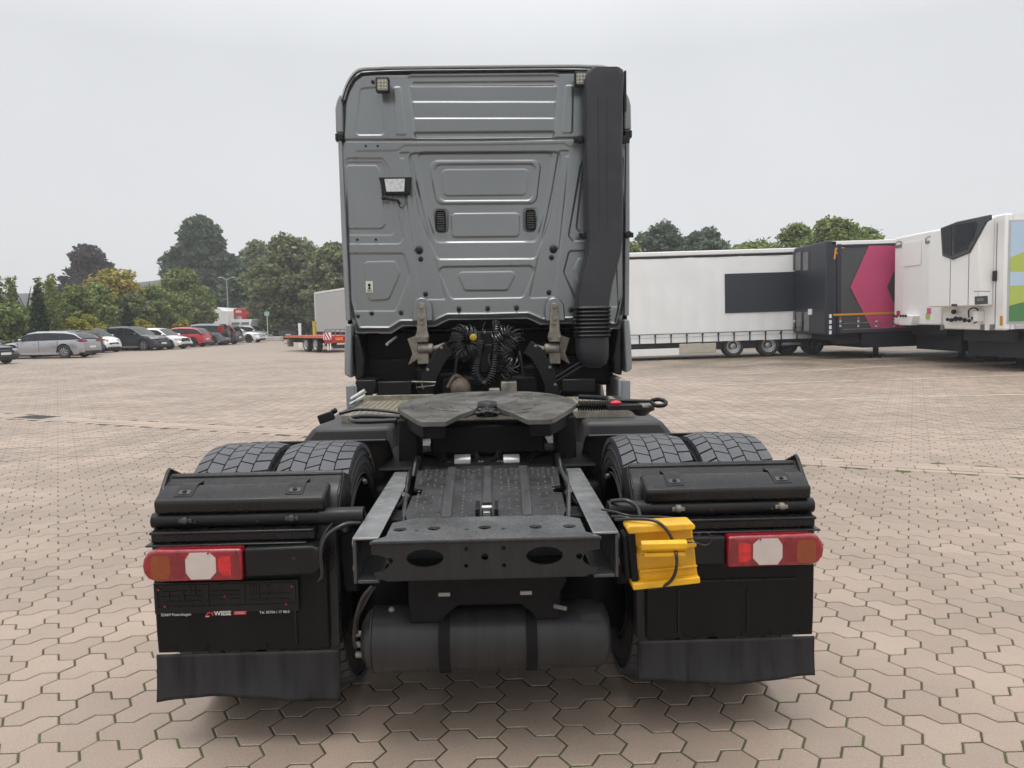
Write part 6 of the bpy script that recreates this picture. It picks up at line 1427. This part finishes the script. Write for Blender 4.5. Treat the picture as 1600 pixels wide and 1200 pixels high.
suv_top = [(-2.15, .7), (-2.12, 1.05), (.95, 1.04), (1.2, 1.02), (1.8, .93), (2.08, .78), (2.15, .55)]
make_car('black SUV with silver roof rails and chrome window line, parked nose out', P_black, (224, 548), True, RR, 4.45, 1.86, 1.64, suv_top, 1.04, [(-2.08, 1.06), (-1.85, 1.50), (-1.4, 1.60), (-.3, 1.64), (.2, 1.60), (.42, 1.54), (1.15, 1.04)], (-1.36, 1.34), .36,
         dict(hz=.82, doors=(.9, -.1, -1.0), pillars=(-.1, -1.1), spokes=5, sillm=M_bulkg))
make_car('white hatchback with black grille strip, nose out beside the black SUV', P_white, (264, 546), True, RR, 4.05, 1.75, 1.45, hat_top, .95, hat_roof, (-1.28, 1.25), .32, dict(hz=.68))
p_ = make_car('dark convertible with a black fabric roof behind the white hatchback', P_dark, (262, 541.5), True, RR, 4.1, 1.75, 1.44, hat_top, .95, hat_roof, (-1.28, 1.25), .32, dict(), roofm=M_chas)
make_car('red compact crossover with black rear bumper, parked nose away', P_red, (300, 542.5), False, LL, 4.2, 1.8, 1.50, [(-2.1, .65), (-2.05, 1.0), (.9, .97), (1.2, .94), (1.8, .80), (2.1, .55)], .97,
         [(-2.0, 1.03), (-1.65, 1.36), (-1.2, 1.46), (-.3, 1.50), (.3, 1.44), (1.1, .97)], (-1.3, 1.3), .35, dict(rimm=M_chas, sillm=M_chas, tz=.93, spokes=5))
make_car('slate grey off-road car with a spare wheel on its tailgate and tall red rear lights', P_grey, (330, 540), False, LL, 4.5, 1.82, 1.72, suv_top, 1.04, [(-2.13, 1.06), (-2.05, 1.66), (-1.3, 1.71), (-.3, 1.72), (.3, 1.66), (1.15, 1.04)], (-1.36, 1.34), .37,
         dict(tz=1.28, th=.28, pillars=(-.1, -1.1)), rear_spare=True)
make_car('dark SUV parked nose away between the slate off-road car and the white fastback', P_dark, (352, 538.5), False, LL, 4.5, 1.86, 1.64, suv_top, 1.04, [(-2.12, 1.06), (-1.9, 1.50), (-1.4, 1.60), (-.3, 1.64), (.2, 1.60), (.42, 1.54), (1.15, 1.04)], (-1.36, 1.34), .36, dict(tz=1.0))
make_car('white fastback car with black wheels beside the kerb island', P_white, (388, 535.5), True, RR, 4.5, 1.82, 1.46, [(-2.25, .65), (-2.2, .98), (.9, .95), (1.3, .92), (1.9, .80), (2.15, .66), (2.25, .5)], .95,
         [(-2.1, 1.0), (-1.3, 1.36), (-.4, 1.46), (.2, 1.42), (1.2, .93)], (-1.35, 1.35), .35, dict(rimm=M_chas, hz=.70))
make_car('silver car partly hidden beyond the white fastback', P_silver, (404, 531), True, RR, 4.3, 1.8, 1.5, hat_top, .95, hat_roof, (-1.28, 1.25), .32, dict())
c_ = make_car('dark car facing the yard alone beyond the sign post', P_dark, (436, 530), True, R(-72), 4.4, 1.8, 1.45, est_top, .93, [(-2.1, 1.0), (-1.6, 1.36), (-.4, 1.45), (.2, 1.40), (1.2, .93)], (-1.35, 1.35), .33, dict(hz=.64), group='cars parked beyond the yard')

# ---------------- posts, lamp, kerb island
p = GP(354, 528); yl = 92; a, b = A(354, 436, yl), A(354, 520, yl)
lp_ = thing('street_lamp', 'slim grey street lamp with two short arms in front of the trees', 'street lamp', (a.x, yl, 0))
M_post = mat('galvanised_post', (.40, .42, .41), .5, .3)
lbuild(MB().tube([(0, 0, 0), (0, 0, a.z)], .07, 8, rs=[.09, .055]), 'pole', M_post, lp_, smooth=60)
for s in (-1, 1):
    arm = lbuild(MB().tube([(0, 0, a.z - .1), (s * .45, 0, a.z + .15), (s * .8, 0, a.z + .18)], .035, 6), 'arm', M_post, lp_, smooth=60); lbuild(MB().box(s * .8 - .22, s * .8 + .22, -.1, .1, a.z + .14, a.z + .24), 'lamp_head', M_post, arm, bevel=.03)
a = A(417, 488, 74); sg = thing('sign_post', 'square pale green sign on a thin post in the kerb island', 'sign', (a.x, 74, 0))
lbuild(MB().tube([(0, 0, 0), (0, 0, a.z)], .045, 8), 'pole', mat('post_green', (.45, .55, .50), .5), sg, smooth=60); lbuild(MB().box(-.24, .24, -.06, -.04, a.z - .34, a.z + .06), 'sign_board', mat('sign_green', (.30, .50, .42), .4), sg, bevel=.01)
MBk = MB().box(-1.9, 1.9, -.6, .6, 0, .40); kb = MBk.build('kerb_block', mat('kerb_concrete', (.46, .44, .40), .8, var=.1), None, bevel=.04); g = GP(407, 533); kb.location = (g.x, g.y + .5, 0); tag(kb, 'long low concrete kerb block at the foot of the sign post', 'kerb block')
g = GP(468, 552); a = A(468, 505, 49); wp_ = MB().box(-.09, .09, -.05, .05, 0, a.z).build('marker_post', M_wht, None, bevel=.01); wp_.location = (a.x, 49, 0); tag(wp_, 'flat white marker post standing behind the low loader', 'post')
a = A(491, 502, 51); yp = MB().cyl((0, 0, 0), (0, 0, a.z), .13, 14).build('bollard', mat('yellow_post', (.62, .43, .05), .5, var=.2), None, smooth=50); yp.location = (a.x, 51, 0); tag(yp, 'thick yellow post behind the low loader beside the grey trailer', 'post')

# ================================================================== TREES
def leafmat(name, c, tint=.5, tr=.35):
    m = bpy.data.materials.new(name); m.use_nodes = True; t = m.node_tree; L = t.links; b = t.nodes['Principled BSDF']
    b.inputs['Roughness'].default_value = .6; b.inputs['Specular IOR Level'].default_value = .25
    g = t.nodes.new('ShaderNodeNewGeometry'); r = t.nodes.new('ShaderNodeValToRGB'); L.new(g.outputs['Random Per Island'], r.inputs[0])
    cols = c if isinstance(c, list) else [tuple(x * (1 - tint) for x in c), c, tuple(min(1, x * (1 + tint)) for x in (c[0] * 1.15, c[1] * 1.05, c[2]))]
    e = r.color_ramp.elements; e[0].color = (*cols[0], 1); e[1].color = (*cols[-1], 1)
    for i, cc in enumerate(cols[1:-1]): x = e.new((i + 1) / (len(cols) - 1)); x.color = (*cc, 1)
    L.new(r.outputs[0], b.inputs['Base Color'])
    tl_ = t.nodes.new('ShaderNodeBsdfTranslucent'); L.new(r.outputs[0], tl_.inputs[0]); mx_ = t.nodes.new('ShaderNodeMixShader'); mx_.inputs[0].default_value = tr
    L.new(b.outputs[0], mx_.inputs[1]); L.new(tl_.outputs[0], mx_.inputs[2]); L.new(mx_.outputs[0], t.nodes['Material Output'].inputs[0]); return m
M_bark = mat('bark', (.07, .055, .042), .9, var=.3, vscale=6, bump=.6, bscale=20)
def leaves_mesh(blobs, n, size, seed):
    g = np.random.default_rng(seed); vol = np.array([b[3] * b[4] * b[5] for b in blobs]) ** .67; pr = vol / vol.sum(); k = g.choice(len(blobs), n, p=pr); B = np.array(blobs)[k]
    d = g.normal(size=(n, 3)); d /= np.linalg.norm(d, axis=1)[:, None]; rad = g.uniform(0, 1, n) ** .42 * (1 + .10 * np.abs(g.normal(size=n)))
    c = B[:, :3] + d * rad[:, None] * B[:, 3:6]
    a = g.normal(size=(n, 3)) * [1, 1, .6]; a /= np.linalg.norm(a, axis=1)[:, None]
    nn = d * .8 + g.normal(size=(n, 3)) * .7 + [0, 0, .5]; b = np.cross(nn, a); b /= np.linalg.norm(b, axis=1)[:, None] + 1e-9
    s = size * g.uniform(.55, 1.3, n)[:, None]; a = a * s; b = b * s * .62
    V = np.stack([c - a, c - b * .9, c + a, c + b], 1)
    V[:, :, 2] = np.maximum(V[:, :, 2], .02)
    return mesh_np('leaves', V.reshape(-1, 3), n, 4)
def blobs_round(w, h, z0, n, seed, r=.34, spread=1.0, asym=0.0, cone=0.0):
    """a full ovoid crown: one core mass plus many small clumps pushed through its outline"""
    g = random.Random(seed); o = []; ch = h - z0; n = int(n * 4)
    lob = [(g.uniform(0, 6.28), g.uniform(.15, .9), g.uniform(.75, 1.12)) for _ in range(7)]
    for k in range(5):
        t = .12 + .17 * k; prof = math.sin(math.pi * min(1, (.18 + .82 * t) ** .8)) ** .55 * (1 - cone * t * .8); o.append((g.uniform(-.05, .05) * w, g.uniform(-.05, .05) * w, z0 + ch * t, w * .40 * prof, w * .36 * prof, ch * .15))
    for i in range(n):
        t = g.random() ** .9; prof = math.sin(math.pi * min(1, (.14 + .86 * t) ** .85)) ** .55 * (1 - cone * t * .8)
        a = g.uniform(0, 6.283); f = max(.72, max(m * (1 - .5 * abs(math.sin((a - la) / 2)) - .5 * abs(t - lt)) for la, lt, m in lob))
        rr = (.45 + .55 * g.random() ** .6) * w / 2 * prof * (.74 + .26 * f); q = .125 * w / 2 * g.uniform(.3, 2.0)
        o.append((rr * math.cos(a), rr * math.sin(a), z0 + ch * (.04 + .90 * t) , q * 1.15, q * 1.15, q * g.uniform(.55, .9)))
    return o
def tree(name, label, u, y, vtop, width, M_, n, size, seed, group=None, z0=.25, shape='round', nb=26, cat='tree', trunk=.03, x=None, r=.34, cone=0.0):
    top = A(u, vtop, y); X_ = top.x if x is None else x; h = top.z
    t = thing(name, label, cat, (X_, y, 0), 0, group)
    z0 = h * z0
    if shape == 'round': bl = blobs_round(width, h, z0, nb, seed, r, cone=cone)
    elif shape == 'column': bl = [(0, 0, h * (i + .5) / 9, width / 2 * (1 - (i / 9) ** 2.2) + .08, width / 2 * (1 - (i / 9) ** 2.2) + .08, h / 12) for i in range(9)]
    elif shape == 'spiky':
        g = random.Random(seed); bl = blobs_round(width, h * .62, z0, nb, seed, .3)
        for i in range(7):
            xx = g.uniform(-.45, .45) * width; yy = g.uniform(-.4, .4) * width; hh = h * g.uniform(.74, 1.0)
            for k in range(9): f = k / 8; bl.append((xx + f * .25 * (i % 3 - 1), yy, h * .35 + (hh - h * .35) * f, .30 * (1 - .55 * f) + .07, .30 * (1 - .55 * f) + .07, .30))
    me = leaves_mesh(bl, n, size, seed)
    o = link('crown', me, M_, None); o.parent = t
    g = random.Random(seed + 5); m = MB(); tr = max(.05, h * trunk)
    m.tube([(0, 0, 0), (g.uniform(-.1, .1), 0, h * .3), (g.uniform(-.3, .3), 0, h * .6), (g.uniform(-.4, .4), .0, h * .88)], tr, 7, rs=[tr, tr * .7, tr * .4, tr * .1])
    if shape != 'column':
        for b_ in bl[:: max(1, len(bl) // 9)][:9]: m.tube([(0, 0, max(.2, b_[2] * .45)), (b_[0] * .5, b_[1] * .5, b_[2] * .75), (b_[0], b_[1], b_[2])], tr * .3, 5, rs=[tr * .38, tr * .22, tr * .06])
    o2 = m.build('trunk', M_bark, None, smooth=60); o2.parent = t
    return t
G_dark = leafmat('leaves_dark_green', (.065, .105, .058)); G_mid = leafmat('leaves_mid_green', (.185, .23, .075)); G_light = leafmat('leaves_light_green', (.20, .26, .09))
G_copper = leafmat('leaves_copper', (.06, .045, .05)); G_yel = leafmat('leaves_yellowing', [(.11, .14, .04), (.20, .21, .05), (.45, .34, .08), (.55, .42, .13)])
G_olive = leafmat('leaves_olive', (.17, .20, .09)); G_thuja = leafmat('leaves_thuja', (.035, .062, .028)); G_ygreen = leafmat('leaves_yellow_green', [(.12, .16, .03), (.30, .30, .04), (.45, .36, .05)])
G_hazy = leafmat('leaves_blue_green', (.11, .155, .105))
tree('large_tree', 'tallest dark green tree rising above the others left of the cab', 312, 112, 336, 13.2, G_dark, 26000, .40, 11, nb=46, z0=.08, r=.30, cone=.35)
tree('broad_tree', 'broad olive green tree directly left of the cab', 455, 86, 368, 10.5, G_olive, 22000, .30, 12, nb=44, z0=.05)
tree('broad_tree', 'lower spreading tree whose crown reaches down beside the cab edge', 525, 80, 372, 8.0, G_olive, 12000, .28, 13, nb=30, z0=.05)
tree('slim_tree', 'thin light green tree between the tall dark tree and the broad olive one', 400, 120, 372, 9, G_olive, 9000, .36, 14, nb=26, z0=.1)
tree('dark_tree', 'dark green tree behind the street lamp', 385, 100, 420, 11, G_dark, 12000, .34, 15, nb=30, z0=.03)
tree('copper_beech', 'purple-brown copper beech with a ragged crown at the left', 138, 104, 380, 8.2, G_copper, 14000, .32, 16, nb=36, z0=.2, r=.28)
tree('yellowing_tree', 'tree with yellow autumn leaves above the white city car', 176, 60, 417, 6.0, G_yel, 11000, .15, 17, nb=30, z0=.12)
tree('bushy_tree', 'rounded mid green tree to the right of the yellowing tree', 285, 72, 416, 5.8, G_mid, 13000, .17, 18, nb=30, z0=.05)
hed = 'young trees in the hedge behind the parked cars'
for i, (u, y, v, wd, M__, sh, lab) in enumerate((
        (-30, 47, 455, 4.5, G_mid, 'round', 'hedge tree at the extreme left behind the dark grey car'), (8, 44, 470, 3.6, G_light, 'round', 'low dense hedge tree just left of the spiky saplings'),
        (45, 46, 432, 3.4, G_mid, 'spiky', 'spiky young tree with upright shoots behind the silver estate'), (80, 50, 442, 3.2, G_light, 'spiky', 'second spiky young tree with upright shoots beside the copper beech'),
        (118, 52, 445, 3.6, G_mid, 'round', 'hedge tree in front of the copper beech'), (150, 55, 440, 3.4, G_light, 'round', 'hedge tree at the left foot of the yellowing tree'),
        (205, 58, 455, 3.6, G_olive, 'round', 'olive hedge tree beneath the yellowing tree'), (238, 62, 440, 4.0, G_light, 'round', 'light green hedge tree behind the black SUV'),
        (268, 64, 456, 3.6, G_mid, 'round', 'hedge tree behind the red car'), (305, 68, 462, 3.8, G_olive, 'round', 'last hedge tree before the far lorries'),
        (20, 50, 480, 3.6, G_dark, 'round', 'dark shrub low in the hedge behind the silver bonnet'), (60, 52, 485, 3.6, G_olive, 'round', 'olive shrub low in the hedge above the silver estate'),
        (100, 54, 482, 3.8, G_dark, 'round', 'dark shrub low in the hedge right of the silver estate'), (135, 58, 480, 3.8, G_mid, 'round', 'mid green shrub above the white city car'))):
    tree('hedge_tree', lab, u, y, v, wd, M__, 8000 if y < 60 else 7000, .125, 30 + i, hed, z0=.02, shape=sh, nb=24)
for i, (u, y, v, lab) in enumerate(((57, 42.5, 452, 'dark narrow cypress behind the silver estate'), (198, 52, 478, 'dark narrow cypress behind the black SUV'))):
    tree('cypress', lab, u, y, v, 1.0 if i == 0 else .85, G_thuja, 5000, .09, 60 + i, 'narrow cypresses in the hedge', shape='column', trunk=.02)
for i, (u, y, v, wd, lab) in enumerate(((118, 47, 494, 2.6, 'yellow leaved shrub behind the silver estate roof'), (140, 50, 488, 2.2, 'golden shrub directly left of the white city car roof'), (222, 53, 498, 2.0, 'yellow-green shrub above the black SUV bonnet'), (286, 61, 498, 2.0, 'small yellow-green shrub above the red car'))):
    tree('shrub', lab, u, y, v, wd, G_ygreen, 3500, .09, 70 + i, 'yellowish shrubs in front of the hedge', z0=.02, nb=12, cat='shrub')
# right-hand side, beyond the trailers
tree('tree', 'blue-green tree behind the white trailer, nearest the cab', 1035, 74, 346, 6.8, G_hazy, 12000, .24, 81, nb=30, z0=.3, r=.30)
tree('tree', 'blue-green tree with a ragged top behind the middle of the white trailer', 1100, 72, 356, 6.2, G_hazy, 12000, .23, 82, nb=26, z0=.3, r=.30)
tree('tree', 'small blue-green tree filling the dip between the two ragged blue-green ones', 1068, 76, 368, 5.5, G_hazy, 8000, .24, 88, nb=22, z0=.3)
tree('tree', 'low pale tree between the ragged blue-green trees and the light green ones', 1150, 70, 382, 6.0, G_light, 7000, .22, 89, nb=22, z0=.2)
tree('tree', 'light green tree glimpsed right beside the cab edge', 985, 60, 372, 3.0, G_light, 6000, .18, 83, nb=20, z0=.2)
tree('tree', 'low light green tree behind the right end of the white trailer', 1190, 60, 374, 7.5, G_light, 9000, .18, 84, nb=26, z0=.2)
tree('tree', 'large light green tree behind the dark trailer', 1302, 52, 338, 5.6, G_light, 16000, .16, 85, nb=36, z0=.3, r=.28)
tree('tree', 'airy light green tree left of the large one behind the dark trailer', 1245, 55, 347, 4.6, G_light, 8000, .15, 86, nb=22, z0=.3, r=.26)
tree('tree', 'light green tree behind the dark trailer, right side', 1355, 54, 349, 4.4, G_light, 9000, .16, 87, nb=24, z0=.2, r=.28)
# dark hedge mass closing the view below the crowns
hedge = []
g = random.Random(3)
for i in range(105):
    u = -60 + i * 11; y = 100 + g.uniform(-3, 3) if u > 310 else 72 + g.uniform(-3, 3); p = A(u, 500, y); hh = g.uniform(2.2, 3.4); hedge.append((p.x, p.y, hh * .45, 1.2, 1.0, hh * .55))
link('hedge', leaves_mesh(hedge, 46000, .20, 99), G_dark, None, kind='stuff')
o = bpy.data.objects['hedge']; o['label'] = 'dense dark green hedge closing the yard behind cars'; o['category'] = 'hedge'

# ------------------------------------------------------------------ damp summer air
hz = bpy.data.materials.new('haze'); hz.use_nodes = True; t = hz.node_tree; t.nodes.clear(); mo = t.nodes.new('ShaderNodeOutputMaterial'); pv = t.nodes.new('ShaderNodeVolumePrincipled')
pv.inputs['Color'].default_value = (.985, .99, 1, 1); pv.inputs['Density'].default_value = 0.0011; pv.inputs['Anisotropy'].default_value = 0.2
t.links.new(pv.outputs[0], mo.inputs['Volume'])
HAZE = MB().box(-430, 430, -62, 905, -1.2, 34).build('haze', hz, None, kind='stuff')
